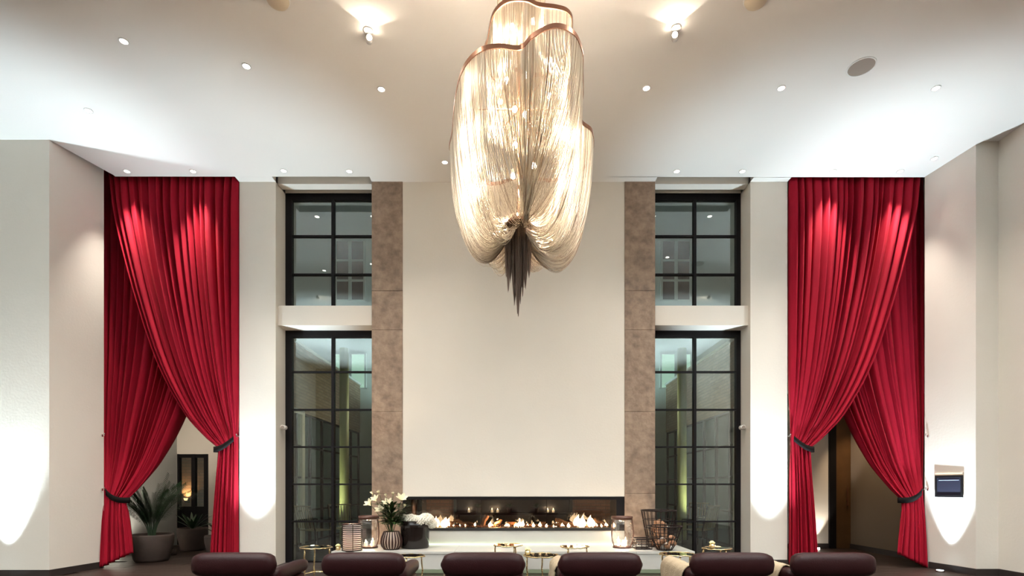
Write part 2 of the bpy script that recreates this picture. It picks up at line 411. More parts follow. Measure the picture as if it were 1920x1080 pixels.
for i,(x0,x1,y,z,rr,lab) in enumerate([
    (-1.0,-.62,.26,.13,.035,'long dark log leaning beside the left flames in the fireplace'),
    (-1.22,-1.0,.18,.10,.035,'short charred log in the left flames of the fireplace'),
    (-.56,-.42,.2,.13,.04,'stubby upright pale log left of the middle of the fireplace'),
    (-.36,-.2,.22,.13,.03,'slanting log just left of the fireplace middle'),
    (-.1,.22,.3,.09,.03,'thin twiggy log lying at the middle of the fireplace'),
    (.24,.55,.24,.085,.028,'thin dark log right of the fireplace middle'),
    (.72,1.06,.26,.14,.04,'long slanting brown log left of the bright right flames'),
    (1.12,1.34,.2,.085,.04,'charred log under the bright right flames'),
    (1.38,1.62,.3,.15,.03,'curved twig log at the right end of the fireplace'),
    (.58,.80,.16,.085,.03,'low pale log beside the glass in the right half of the fireplace')]):
    a = Vector((x0,y,-.03+.075 if i%2 else z+.02)); b = Vector((x1,y+.06,z+.02 if i%2 else .05))
    if i==2: a = Vector((-.52,.2,.06)); b = Vector((-.44,.22,.24))
    mb = MB(); pts = [a.lerp(b,t/5)+Vector((0,0,.015*math.sin(t*2.1+i))) for t in range(6)]
    mb.tube(pts,[rr*(.8+.3*random.random()) for _ in pts],8)
    o = mb.build('fire_log', M['log'], None, loc=(0,8.735,FZ0)); tag(o, lab, 'log', 'logs in the fireplace')

HB = thing('hearth_bench', 'low white stone hearth bench below the fireplace', 'bench', (0,0,0))
xs = [-2.66,-1.78,-.86,.88,1.80,2.66]
for a,b in zip(xs,xs[1:]):
    MB().box(a+.0015,b-.0015,7.795,8.73,.309,.349).build('top_slab', M['stone'], HB, bevel=.003)
    MB().box(a+.0015,b-.0015,7.805,7.835,.085,.309).build('front_panel', M['stone'], HB, bevel=.002)
for sx in (-1,1):
    MB().box(*sorted((sx*2.655,sx*2.62)),7.836,8.70,.085,.309).build('end_panel', M['stone'], HB)
MB().box(-2.5,2.5,8.0,8.7,0,.30).build('plinth', M['stone'], HB)
o = MB().box(-1.78,1.80,8.705,8.725,.350,.362).build('led_strip', M['led']); tag(o,'glowing greenish light strip along the back of the hearth bench','light strip')
o = MB().box(-2.5,2.5,7.86,7.89,.085,.095).build('led_strip', M['led']); tag(o,'glowing greenish light strip under the front of the hearth bench','light strip')

# ------------------------------------------------------------ curtains
def curtain(name, side, front, label):
    # side: -1 left opening, +1 right opening. built for the left opening and mirrored about px 963.
    root = thing(name, label, 'curtain', (0,0,0))
    mir = (lambda px: px) if side<0 else (lambda px: 1927-px)
    NS, N1, N2 = 300, 60, 26
    tt = [0,.15,.29,.475,.70,.88,.96,1]
    mb = MB(); rows = []
    rnd = random.Random(3+side+2*front)
    nf = 17 if front else 15
    amps = [rnd.uniform(.6,1.25) for _ in range(nf+2)]
    ws = [rnd.uniform(.55,1.5) for _ in range(nf)]; tot = sum(ws); cum = [0]
    for q_ in ws: cum.append(cum[-1]+q_/tot)
    def fold(s):
        i = 0
        while i < nf-1 and cum[i+1] < s: i += 1
        u = (s-cum[i])/(cum[i+1]-cum[i])
        v = abs(math.sin(PI*u))**.62
        return amps[i]*(v*2-1.1)*lerp(.8,1.15,min(1,ws[i])) + .10*math.sin(2*PI*u*2+i*1.7)
    n2 = 6; ph2 = [rnd.uniform(.7,1.2) for _ in range(n2+1)]
    def fold2(s):
        q = min(s,.9999)*n2 + .22*math.sin(7*s+side); i = max(0,min(n2-1,int(q))); u = q-int(q)
        return ph2[i]*(abs(math.sin(PI*u))**.6*2-1.1) + .16*math.sin(2*PI*u*3+i)
    for r in range(N1+N2+1):
        row_ = []
        up = r<=N1
        t = r/N1 if up else (r-N1)/N2
        for c in range(NS+1):
            s = c/NS
            if front:    # s=0 free (inner, left) edge, s=1 pier side
                xt = lerp(201,446,s); xk = lerp(409,445,s); yk = lerp(840,822,s)
                xh = lerp(395,446,s); yh = 1062
                gv = [0,.055,.135,.265,.46,.70,.88,1]
                Y0, Yk, Yh = 8.70, 8.70, 8.66
            else:        # s=0 free edge on the right, s=1 side wall
                xt = lerp(444,195,s); xk = lerp(236,197,s); yk = lerp(938,920,s)
                xh = lerp(246,190,s); yh = lerp(1037,1064,s)
                gv = [0,.05,.12,.235,.45,.70,.88,1]
                Y0, Yk, Yh = 8.95, 8.64, 8.53
            yt = 322
            if up:
                g = table(tt, gv, t); g = g*(1-s)+s*t*t*.6 + s*.4*t*t*t
                px = lerp(xt,xk,g); py = lerp(yt,yk,t); Y = lerp(Y0,Yk,t**6)
                wd = lerp(abs(446-201),34,g)/245
                amp = .092*(.55+.45*sstep(t,0,.15))*lerp(1,.5,sstep(t,.7,1))
            else:
                e = sstep(t,0,1)*.5+.5*t
                px = lerp(xk,xh,e); py = lerp(yk,yh,t); Y = lerp(Yk,Yh,t)
                amp = lerp(.040,.066,min(1,t*2.5))
            d = fold(min(s,.9999))*amp
            k2 = sstep(t,.80,1.0)*.6 if up else .6+.4*sstep(t,0,.25)
            d = lerp(d, fold2(s)*amp, k2)
            ss = s + .006*math.sin(6*t+ s*9)
            Yn = Y - d
            x = (mir(px)-962)/1000*Y; z = 1.3+(912-py)/1000*Y
            # pleats roll a little sideways as they deepen
            x += (.012 if up else .006)*math.sin(2*PI*s*nf)
            row_.append((x, Yn, max(.004,z)))
        rows.append(row_)
    vs = [v for rr in rows for v in rr]; n = NS+1
    fs = [(i*n+k, i*n+k+1, (i+1)*n+k+1, (i+1)*n+k) for i in range(N1+N2) for k in range(NS)]
    mb.add(vs, fs)
    mb.build('drape', M['velvet'], root, smooth=True, solid=.004)
    # tieback band round the gathered waist and strap to the hook
    if front: a, b, hook, Yk = (401,843),(443,820),(447,818),8.70
    else:     a, b, hook, Yk = (243,938),(199,920),(194,918),8.64
    bm_ = MB(); K = 24; R = .075
    ring = []
    for k in range(K):
        an = 2*PI*k/K
        f = .5-.5*math.cos(an)
        px = lerp(a[0],b[0],f); py = lerp(a[1],b[1],f) + (7*math.sin(PI*f) if front else 6*math.sin(PI*f))
        p = P(mir(px),py,Yk); p.y -= R*math.sin(an); ring.append(p)
    vs = []
    for p in ring: vs += [(p.x,p.y,p.z+.045),(p.x,p.y,p.z-.045)]
    fs = [(2*k,2*k+1,(2*k+3)%(2*K),(2*k+2)%(2*K)) for k in range(K)]
    bm_.add(vs,fs).build('tieback', M['band'], root, smooth=True, solid=.008, label='black tieback band')
    MB().tube([P(mir(b[0]),b[1],Yk-.02), P(mir(hook[0]),hook[1]-1,Yk-.06)],.007,6).build('strap_cord', M['chrome'], root)
    return root
curtain('curtain',-1,True,'red velvet curtain swept to the left pier, in front of its pair')
curtain('curtain',-1,False,'red velvet curtain tied low to the left wall, behind its pair')
curtain('curtain',1,True,'red velvet curtain swept to the right pier, in front of its pair')
curtain('curtain',1,False,'red velvet curtain tied low to the right wall, behind its pair')
for px,py,X,lab in ((193,918,-6.572,'lower chrome tieback hook on the left wall'),(195,817,-6.572,'upper empty chrome hook on the left wall'),
                    (1732,918,6.638,'lower chrome tieback hook on the right wall'),(1733,818,6.638,'upper empty chrome hook on the right wall')):
    z = 1.3+(912-py)*.00855; d = 1 if X<0 else -1
    t = thing('curtain_hook', lab, 'hook', (X,8.52,z), 0, 'curtain hooks')
    MB().tube([(0,0,0),(d*.015,0,0)],.02,10).build('plate', M['chrome'], t)
    MB().tube([(d*.01,0,0),(d*.05,-.01,0),(d*.055,-.02,.025)],.006,6).build('arm_bar', M['chrome'], t)
    MB().ball((d*.055,-.02,.028),.012).build('knob', M['chrome'], t, smooth=True)
for X,d,lab in ((-4.482,-1,'chrome tieback hook on the edge of the left pier'),(4.492,1,'chrome tieback hook on the edge of the right pier')):
    t = thing('curtain_hook', lab, 'hook', (X,8.735,1.3+94*.0087), 0, 'curtain hooks')
    MB().tube([(0,0.02,0),(d*.012,.02,0)],.018,10).build('plate', M['chrome'], t)
    MB().tube([(d*.01,.02,0),(d*.015,-.06,0),(d*.015,-.07,.02)],.006,6).build('arm_bar', M['chrome'], t)
    MB().ball((d*.015,-.07,.024),.011).build('knob', M['chrome'], t, smooth=True)

# ------------------------------------------------------------ ceiling fittings
def ceil_pt(px,py):
    Y = (CH-1.3)*1000/(912-py); return ((px-962)/1000*Y, Y)
proto = None
def downlight(x, y, label, group, power=DOWN_W, color=(1,.92,.82), size=1.9):
    t = thing('downlight', label, 'downlight', (x,y,CH), 0, group)
    MB().lathe([(.040,-.001),(.052,-.001),(.054,-.006),(.041,-.008),(.040,-.001)],20,caps=False).build('trim_ring', M['white'], t, smooth=True)
    MB().lathe([(.0385,-.0015),(.0385,-.004)],16).build('lens', M['lens'], t)
    light('SPOT','downlight_beam',(0,0,-.02),power,color,t,.035,size,1.0,(0,0,-1))
for px,py,lab in ((232,77,'recessed ceiling downlight nearest the left wall, in the front row'),
    (462,124,'second recessed downlight from the left wall, in the front row'),
    (715,167,'recessed ceiling downlight just left of the chandelier'),
    (1212,165,'recessed ceiling downlight just right of the chandelier'),
    (1465,165,'recessed ceiling downlight left of the round ceiling speaker'),
    (1755,165,'recessed ceiling downlight right of the round ceiling speaker'),
    (834,304,'recessed downlight above the chimney breast, by the chandelier fringe'),
    (166,207,'faint downlight in the bright ceiling patch near the left corner'),
    (238,321,'downlight over the left curtains, nearer the side wall'),
    (362,321,'downlight over the left curtains, nearer the pier'),
    (532,320,'downlight over the upper left window, nearer the pier'),
    (655,321,'downlight over the upper left window, nearer the concrete pillar'),
    (1269,321,'downlight over the upper right window, nearer the concrete pillar'),
    (1392,321,'downlight over the upper right window, nearer the pier'),
    (1562,321,'downlight over the right curtains, nearer the pier'),
    (1688,321,'downlight over the right curtains, nearer the side wall'),
    (1752,297,'faint downlight close to the corner of the right wall')):
    x,y = ceil_pt(px,py)
    near = py>290
    downlight(x,y,lab,'recessed ceiling downlights',DOWN_W*(2.0 if px in (238,362,1562,1688) else .10 if near or py==207 else 1.5), size=1.0 if near else 2.1)
for y,rn in ((3.2,'front'),(.4,'rear')):  # extra lamps out of view, added as general fill light
    for x,cn in ((-5,'outermost by the left wall'),(-2.5,'left of the middle'),(2.5,'right of the middle'),(5,'outermost by the right wall')):
        downlight(x,y,'added unseen fill downlight over the seating, %s row, %s'%(rn,cn),'added fill downlights over the seating',DOWN_W*2.8,(1,.96,.90),2.4)
# round ceiling speaker
x,y = ceil_pt(1615,125)
t = thing('ceiling_speaker','round grey-brown speaker grille set in the ceiling','speaker',(x,y,CH))
MB().lathe([(.140,-.001),(.153,-.001),(.153,-.008),(.140,-.010),(.140,-.001)],36,caps=False).build('trim_ring', M['white'], t, smooth=True)
MB().lathe([(.140,-.001),(.140,-.006),(.06,-.009)],36).build('grille_disc', M['grille'], t)
# two bright adjustable spots that wash the ceiling
for px,py,lab,sx in ((690,57,'bright adjustable ceiling spot left of the chandelier',1),(1268,52,'bright adjustable ceiling spot right of the chandelier',-1)):
    x,y = ceil_pt(px,py)
    t = thing('ceiling_spotlight',lab,'spotlight',(x,y,CH),0,'adjustable ceiling spots')
    MB().lathe([(.055,0),(.055,-.006),(.030,-.008)],18).build('mounting_plate', M['white'], t, smooth=True)
    ax = Vector((.28*sx,-1,-.12)).normalized()
    MB().tube([Vector((0,.05,-.055))-ax*.04, Vector((0,.05,-.055))+ax*.035],.034,14).build('lamp_head', M['white'], t, smooth=True)
    MB().tube([(0,.03,0),(0,.05,-.05)],.008,6).build('bracket', M['white'], t)
    MB().ball(Vector((0,.05,-.055))+ax*.037+Vector((0,0,-.006)),.028,12,8).build('bulb', M['bulb'], t, smooth=True)
    light('SPOT','ceiling_wash',Vector((0,.05,-.055))+ax*.075,11,WARM,t,.008,2.0,.2,Vector((.28*sx,-1,.12)))
for sx in (-1,1):
    t = thing('ceiling_spotlight','adjustable ceiling spot out over the seating, near the %s wall'%('left' if sx<0 else 'right'),'spotlight',(5.1*sx,4.35,CH),0,'adjustable ceiling spots by the side walls')
    MB().tube([(0,.05,-.055),(0,-.02,-.06)],.034,14).build('lamp_head', M['white'], t, smooth=True)
    MB().tube([(0,.03,0),(0,.03,-.05)],.008,6).build('bracket', M['white'], t)
    light('SPOT','ceiling_wash',(0,-.03,-.055),22,WARM,t,.008,2.1,.15,(-.28*sx,-1,.12))
for px,lab in ((525,'small cream ceiling bowl lamp left of the chandelier, cut by the photo edge'),(1413,'small cream ceiling bowl lamp right of the chandelier, cut by the photo edge')):
    x = (px-962)/1000*5.5
    t = thing('ceiling_bowl', lab,'ceiling lamp',(x,5.44,CH),0,'small ceiling bowls')
    MB().lathe([(.11,0),(.115,-.02),(.10,-.05),(.06,-.075),(.01,-.082)],24).build('bowl', mat('cream_bowl',(.62,.52,.38),.5), t, smooth=True)
    MB().lathe([(.125,0),(.125,-.008),(.11,-.012)],24).build('rim_ring', M['white'], t, smooth=True)

# uplights on the floor, against the walls
for x,y,lab,f in ((-4.19,8.38,'small cool floor uplight at the foot of the left pier',1),(4.19,8.38,'small cool floor uplight at the foot of the right pier',1),
                (6.50,8.12,'small cool floor uplight below the wall screen',1.1),(-7.25,7.45,'small cool floor uplight at the left wall',1.35)):
    t = thing('floor_uplight',lab,'uplight',(x,y,0),0,'cool floor uplights')
    MB().lathe([(.06,0),(.06,.02),(.048,.024)],18).build('housing', M['chrome'], t, smooth=True)
    MB().lathe([(.045,.024),(.045,.027)],16).build('lens', M['cool'], t)
    light('SPOT','uplight_beam',(0,0,.04),UPLIGHT_W*f,COOL,t,.03,math.radians(53),.9,(0,0,1))
for x,y,lab in ((-5.4,1.4,'added unseen cool floor uplight for bounce, toward the left side wall, front'),(-5.6,-1.2,'added unseen cool floor uplight for bounce, toward the left side wall, rear'),(4.9,1.3,'added unseen cool floor uplight for bounce, toward the right side wall, front'),
                (4.9,-1.3,'added unseen cool floor uplight for bounce, toward the right side wall, rear'),(-2.2,-1.6,'added unseen cool floor uplight for bounce, near the rear wall, left'),(2.2,-1.6,'added unseen cool floor uplight for bounce, near the rear wall, right')):  # out of view, added so the ceiling bounces cool ambient light
    t = thing('floor_uplight',lab,'uplight',(x,y,0),0,'cool floor uplights')
    MB().lathe([(.06,0),(.06,.02),(.048,.024)],18).build('housing', M['chrome'], t, smooth=True)
    MB().lathe([(.045,.024),(.045,.027)],16).build('lens', M['lens'], t)
    light('SPOT','uplight_beam',(0,0,.04),UPLIGHT_W*4.2,COOL,t,.03,math.radians(60),.75,(0,0,1))
# small white spots on the window reveals
for X,d,lab in ((-3.885,1,'small white wall spot on the left window reveal'),(3.885,-1,'small white wall spot on the right window reveal')):
    t = thing('reveal_spot',lab,'spotlight',(X,8.93,1.3+111*.0089),0,'reveal spots')
    MB().tube([(0,0,0),(d*.05,0,0)],.012,8).build('bracket', M['white'], t)
    MB().tube([(d*.05,.05,0),(d*.05,-.06,-.004)],.038,16).build('lamp_body', M['white'], t, smooth=True)
    MB().tube([(d*.05,-.0605,-.004),(d*.05,-.064,-.004)],.03,16).build('lens', M['grille'], t)
# wall screen on the right side wall
t = thing('wall_screen','dark square control screen in a recess of the right wall','screen',(6.682,8.18,1.305),math.radians(9.2))
MB().box(-.006,.02,-.22,.22,.165,.205).build('recess_lip', mat('warm_lip',(.6,.47,.34),.6), t)
for b in ((-.22,-.19,-.17,.165),(.19,.22,-.17,.165),(-.19,.19,-.17,-.14),(-.19,.19,.13,.165)):
    MB().box(-.008,.02,b[0],b[1],b[2],b[3]).build('frame_side', M['steel'], t)
MB().box(.0,.02,-.19,.19,-.14,.13).build('display', M['screen'], t)
MB().box(-.003,.0,-.16,.16,.085,.095).build('status_bar', mat('status_bar',(.35,.4,.5),.4), t)

# ------------------------------------------------------------ chandelier
def catmull(pts, n):
    out = []; m = len(pts)
    for i in range(m):
        p0,p1,p2,p3 = (Vector(pts[(i+k-1)%m]) for k in range(4))
        for k in range(n):
            t = k/n
            out.append(.5*((2*p1)+(-p0+p2)*t+(2*p0-5*p1+4*p2-p3)*t*t+(-p0+3*p1-3*p2+p3)*t**3))
    return out
def resample(pts, n):
    L = [0]
    for i in range(len(pts)): L.append(L[-1]+(pts[(i+1)%len(pts)]-pts[i]).length)
    out = []; j = 0
    for k in range(n):
        d = L[-1]*k/n
        while L[j+1] < d: j += 1
        u = (d-L[j])/max(1e-9,L[j+1]-L[j]); out.append(pts[j].lerp(pts[(j+1)%len(pts)],u))
    return out
ch = thing('chandelier','huge warm chandelier of hanging chains swagged below wavy bronze rims','chandelier',(0,0,0))
hB = 3.24; zB = 1.3+hB
rimB = [(-.187,1.595),(-.172,1.51),(-.146,1.366),(-.118,1.279),(-.076,1.228),(-.033,1.2165),(.016,1.221),(.045,1.188),(.0907,1.163),(.133,1.18),(.159,1.23),
        (.168,1.29),(.178,1.36),(.180,1.42),(.19,1.47),(.2236,1.51),(.236,1.595),(.215,1.70),(.13,1.75),(.03,1.73),(-.07,1.77),(-.15,1.70)]
rimB = [(x*hB,y*hB,zB) for x,y in rimB]
hA = 3.80; zA = 1.3+hA
rimA = [(-.06,1.23),(-.056,1.195),(-.042,1.134),(-.013,1.1025),(.025,1.099),(.053,1.111),(.0925,1.117),(.116,1.127),(.128,1.153),(.126,1.21),(.11,1.27),(.06,1.30),(0,1.28)]
rimA = [(x*hA,y*hA,zA) for x,y in rimA]
rimO = [(.07+.2*math.cos(a)*(1+.12*math.sin(3*a)), 4.52+.2*math.sin(a)*(1+.12*math.sin(3*a)), 5.62) for a in [2*PI*k/14 for k in range(14)]]
def band(pts, name):
    P_ = catmull(pts, 10); m = len(P_); vs = []
    c = sum(P_, Vector())/m
    for i,p in enumerate(P_):
        t = (P_[(i+1)%m]-P_[i-1]); n_ = Vector((t.y,-t.x,0)).normalized()
        if n_.dot(p-c)<0: n_ = -n_
        for o_,z in ((.006,-.005),(.006,.030),(-.006,.030),(-.006,-.005)): vs.append(p+n_*o_+Vector((0,0,z)))
    fs = [(4*i+k,4*i+(k+1)%4,4*((i+1)%m)+(k+1)%4,4*((i+1)%m)+k) for i in range(m) for k in range(4)]
    MB().add(vs,fs).build(name, M['bronze'], ch, smooth=False)
    return P_
PB = band(rimB,'rim_band'); PA = band(rimA,'rim_band'); PO = band(rimO,'rim_band')
CX, CY = .045, 4.60
def bez(a,b,c,d,t):
    u = 1-t; return a*u**3+b*3*u*u*t+c*3*u*t*t+d*t**3
rng = random.Random(11)
# main tier
mb = MB(); NSTR = 900
tips = resample(PB, NSTR)
NB = 13
for k,p0 in enumerate(tips):
    p0 = p0.copy(); p0.z = zB-.004
    dx, dy = p0.x-CX, p0.y-CY
    phi = math.atan2(dx,-dy)          # 0 towards the camera
    b_ = (phi+PI)/(2*PI)*NB; bi = math.floor(b_); bu = b_-bi
    pc = (bi+.5)/NB*2*PI-PI
    pa = pc+(phi-pc)*.35
    wgt = sstep(abs(phi-.12),.30,.72)
    lob = .5-.5*math.cos(2*PI*bu)
    sag = (3.06 + .12*math.sin(bi*2.1)) + .22*(1-lob)*rng.uniform(.7,1.1) + rng.uniform(-.10,.16)
    if abs(phi) > 2.2: sag += .12
    anc = Vector((CX+.085*math.sin(pa), CY-.085*math.cos(pa), 3.47+rng.uniform(-.02,.05)))
    tip = Vector((.105+.02*rng.uniform(-1,1), 4.40, 3.47+.1*rng.random()))
    a3 = tip.lerp(anc, wgt)
    r_ = Vector((p0.x,p0.y,0)); ac = Vector((a3.x,a3.y,0))
    q1 = p0+Vector((0,0,-lerp(.55,1.02,wgt)+rng.uniform(-.04,.04)))
    mixf = lerp(.22,.52,wgt)*rng.uniform(.93,1.05)
    q1.x = lerp(CX,q1.x,.97); q1.y = lerp(CY,q1.y,.97)
    q2 = ac.lerp(r_, mixf); q2.z = lerp(3.85, sag, wgt)
    pts = [bez(p0,q1,q2,a3,t/24) for t in range(25)]
    mb.tube(pts, rng.uniform(.0015,.0028), 3, caps=False)
mb.build('chain_swags', M['chain'], ch, kind='stuff', label='pale shimmering chains hanging from the lowest wavy rim')
# inner curtain of chains on the main tier keeps the bulbs veiled
mb = MB()
for k,p0 in enumerate(resample(PB, 200)):
    q = Vector((CX+(p0.x-CX)*.80, CY+(p0.y-CY)*.80, zB-.004))
    a3 = Vector((CX+(p0.x-CX)*.12, CY+(p0.y-CY)*.12, 3.62))
    q1 = q+Vector((0,0,-.7)); q2 = Vector((lerp(a3.x,q.x,.6),lerp(a3.y,q.y,.6),3.25+rng.uniform(-.05,.15)))
    mb.tube([bez(q,q1,q2,a3,t/14) for t in range(15)], .0018, 3, caps=False)
mb.build('inner_chains', M['chain'], ch, kind='stuff')
# upper tiers hang straight
for ring, n, zend, nm in ((PA,420,4.35,'upper_chains'),(PO,220,5.0,'top_chains')):
    mb = MB()
    c = sum(ring,Vector())/len(ring)
    for p0 in resample(ring,n):
        q = p0.copy(); q.z -= .004
        e = c.lerp(p0, .93); e.z = zend+rng.uniform(-.06,.06)
        mb.tube([q.lerp(e,t/5) for t in range(6)], rng.uniform(.0012,.0022), 3, caps=False)
    mb.build(nm, M['chain'], ch, kind='stuff')
# tail of darker chains
mb = MB()
tails = [(953,548,10),(957,530,7),(964,572,8),(972,593,16),(970,588,12),(976,570,9),(985,542,9),(992,520,8),(980,556,7),(949,520,6)]
for px,py,n in tails:
    end = P(px,py,4.60); 
    for k in range(n*2):
        a = rng.uniform(0,2*PI); r = .032*math.sqrt(rng.random())
        x0 = CX+(end.x-CX)*.95+r*math.cos(a); y0 = 4.60+rng.uniform(-.06,.06)
        top = Vector((x0,y0,3.60)); f = rng.random()**2*.35
        e = Vector((end.x+r*.08*math.cos(a), 4.60+(y0-4.6)*.3, end.z+f*.5))
        mid = Vector((x0,y0,lerp(3.6,end.z,.55)))
        mb.tube([bez(top,mid,mid.lerp(e,.4),e,t/8) for t in range(9)], [.0036]*7+[.003,.0008], 3, caps=False)
mb.build('chain_tail', M['tail'], ch, kind='stuff', label='dark tail of chains hanging at the centre')
MB().tube([(CX,CY,3.6),(CX,CY,CH)],.012,8).build('stem', M['bronze'], ch)
MB().lathe([(.14,0),(.14,-.03),(.04,-.05)],24,(CX,CY,CH)).build('ceiling_canopy', M['bronze'], ch, smooth=True)
MB().lathe([(.10,3.56),(.10,3.60)],20,(CX,CY,0)).build('gather_ring', M['bronze'], ch)
for ang in (0,PI/3,2*PI/3):
    MB().tube([(CX+.45*math.cos(ang),CY+.45*math.sin(ang),zB+.01),(CX-.45*math.cos(ang),CY-.45*math.sin(ang),zB+.01)],.006,6).build('spoke', M['bronze'], ch)
bulbs = [P(990,105,4.35),P(985,140,4.45),P(950,150,4.6),P(965,205,4.4),P(938,190,4.6),P(985,215,4.5),P(966,272,4.5),P(1001,311,4.45),P(962,330,4.7),P(1030,180,4.7),P(920,235,4.65),P(1045,240,4.75),P(1000,40,4.55),P(960,50,4.6)]
for b in bulbs:
    o = MB().ball((0,0,0),.021,10,8,(1,1,1.25)).build('bulb', M['bulb'], ch, smooth=True, loc=b)
    MB().tube([(0,0,.018),(0,0,.06)],.009,8).build('lamp_holder', M['bronze'], o)
    light('POINT','bulb_light',(0,0,0),BULB_W,WARM,o,.03)

# ------------------------------------------------------------ armchairs
def capsule_cushion(mb, L, ry, rz, c, seg=18, p=2.6):
    # rounded roll along X with soft ends
    n = 20; vs = []; ks = []
    xs_ = []
    for k in range(seg+1):
        u = -1+2*k/seg; xs_.append(math.copysign(abs(u)**.75,u))
    for u in xs_:
        f = (1-min(.9999,abs(u))**7)**(1/2.4); f = max(f,.12)
        for i in range(n):
            a = 2*PI*i/n
            cy = math.copysign(abs(math.cos(a))**(2/p),math.cos(a)); cz = math.copysign(abs(math.sin(a))**(2/p),math.sin(a))
            vs.append((c[0]+u*L/2, c[1]+cy*ry*f, c[2]+cz*rz*f))
    fs = [(k*n+i,k*n+(i+1)%n,(k+1)*n+(i+1)%n,(k+1)*n+i) for k in range(seg) for i in range(n)]
    fs += [tuple(range(n))[::-1], tuple(range(seg*n,seg*n+n))]
    return mb.add(vs,fs)
def make_chair(loc,label):
    t = thing('armchair', label, 'armchair', loc, 0, 'burgundy leather armchairs')
    capsule_cushion(MB(), .715, .085, .104, (0,0,.640)).build('headrest', M['leather'], t, smooth=True)
    b = MB(); b.box(-.29,.29,.0,.13,.18,.62); 
    b.v = [(x,y+(.62-z)*.28,z) for x,y,z in b.v]
    b.build('backrest', M['leather'], t, bevel=.04)
    MB().box(-.26,.26,.20,.74,.26,.42).build('seat_cushion', M['leather'], t, bevel=.05)
    MB().box(-.27,.27,.14,.72,.17,.255).build('seat_base', M['leather'], t, bevel=.02)
    for s in (-1,1):
        capsule_cushion(MB(), .74, .058, .062, (0,0,0)).xform(Matrix.Translation((s*.285,.44,.53))@Matrix.Rotation(PI/2,4,'Z')).build('armrest', M['leather'], t, smooth=True)
        MB().box(*sorted((s*.24,s*.33)),.14,.70,.17,.465).build('arm_panel', M['leather'], t, bevel=.025)
    for sx in (-1,1):
        for y in (.19,.66):
            MB().lathe([(.022,0),(.022,.14),(.03,.175)],12,(sx*.25,y,0)).build('leg', M['chrome'], t, smooth=True)
    return t
CYD = 4.5
seats = [(439,'burgundy leather armchair in front of the left pier, first from the left'),(682,'burgundy leather armchair in front of the striped candle holder'),
         (906,'burgundy leather armchair left of the middle side tables'),(1125,'burgundy leather armchair right of the middle side tables'),
         (1372,'burgundy leather armchair in front of the lower right window'),(1561,'burgundy leather armchair in front of the right curtains')]
c0 = None; cpos = []
for px,lab in seats:
    loc = ((px-962)/1000*CYD, CYD, 0); cpos.append(loc)
    if c0 is None: c0 = make_chair(loc,lab)
    else: copy_tree(c0, loc, lab)

# throws over the left arms
def throw(cx, side, y0, y1, drop, label, seed):
    r = random.Random(seed); mb = MB(); n = 16; m = 14; vs = []
    for j in range(m+1):
        y = lerp(y0,y1,j/m)
        for i in range(n+1):
            u = -1+2*i/n
            jag = drop*(1+.18*math.sin(j*2.3+seed)+.1*r.uniform(-1,1)) if abs(u)==1 else drop
            L = (abs(u)); jag = jag if u*side>0 else min(jag,.055)
            if L<.45:
                a = u/.45*PI/2; x = .076*math.sin(a); z = .53+.075*math.cos(a)
            else:
                k = (L-.45)/.55; x = math.copysign(.076+.012*math.sin(j*1.1+seed)*k+.008*k,u); z = .53-jag*k
            vs.append((x+.006*math.sin(y*40+i), y+.01*math.sin(i*1.3+seed)*L, z+.004*math.sin(j*1.7+i)))
    fs = [(j*(n+1)+i,j*(n+1)+i+1,(j+1)*(n+1)+i+1,(j+1)*(n+1)+i) for j in range(m) for i in range(n)]
    t = thing('throw_blanket', label, 'throw', (cx+side*.285,CYD,0.0), 0, 'beige throws on the chair arms')
    mb.add(vs,fs).build('cloth', M['throw'], t, smooth=True, solid=.012)
    fr = MB()
    for j in range(m*4+1):
        y = lerp(y0,y1,j/(m*4)); rr = r.uniform(-.004,.004)
        for sx in (-1,1):
            z = .53-(drop if sx==side else min(drop,.055))*.97; fr.tube([(sx*.085,y,z),(sx*.088+rr,y+rr,z-.045)],.004,4)
    fr.build('fringe', M['throw'], t, kind='stuff')
throw(cpos[2][0],-1,.30,.80,.10,'beige throw over the arm of the third armchair, showing as a thin edge',1)
throw(cpos[3][0],-1,.30,.83,.12,'beige fringed throw over the arm beside the middle side tables',2)
throw(cpos[4][0],-1,.18,.83,.20,'cream throw draped long over the arm of the armchair before the right window',3)
throw(cpos[5][0],-1,.20,.82,.12,'olive beige fringed throw over the arm of the armchair before the right curtains',4)

# ------------------------------------------------------------ side tables
def side_table(px, py, h, rpx, label, seed):
    Y = (1.3-h)*1000/(py-912); x = (px-962)/1000*Y; R = rpx*Y/1000
    r = random.Random(seed)
    t = thing('side_table', label, 'side table', (x,Y,0), 0, 'twig-like brass side tables')
    ring = lambda z,Rr: [(Rr*(1+.05*r.uniform(-1,1))*math.cos(a),Rr*(1+.05*r.uniform(-1,1))*math.sin(a),z+r.uniform(-.006,.006)) for a in [2*PI*k/30 for k in range(30)]]
    MB().tube(ring(h-.008,R),.0085,6,True).build('rim_ring', M['brass'], t, smooth=True)
    MB().lathe([(R*.96,h-.010),(R*.96,h-.004)],30).build('mirror_top', M['mirror'], t)
    for k in range(3):
        a = PI/2+.5*seed+2*PI*k/3
        pts = [(R*.9*math.cos(a)+r.uniform(-.006,.006),R*.9*math.sin(a)+r.uniform(-.006,.006),h-.012-(h-.012)*i/9) for i in range(10)]
        MB().tube(pts,[.009+.003*r.random() for _ in pts],6).build('leg', M['brass'], t, smooth=True)
        MB().tube([pts[6],(R*.2*math.cos(a+.6),R*.2*math.sin(a+.6),h*.35),(R*.9*math.cos(a+2*PI/3),R*.9*math.sin(a+2*PI/3),pts[6][2])],.006,5).build('stretcher', M['brass'], t)
    return x,Y,R
T1 = side_table(593,1025,.50,28,'brass twig side table beside the lower left window',1)
T2 = side_table(768,1041,.45,27,'brass twig side table just behind the second armchair from the left',2)
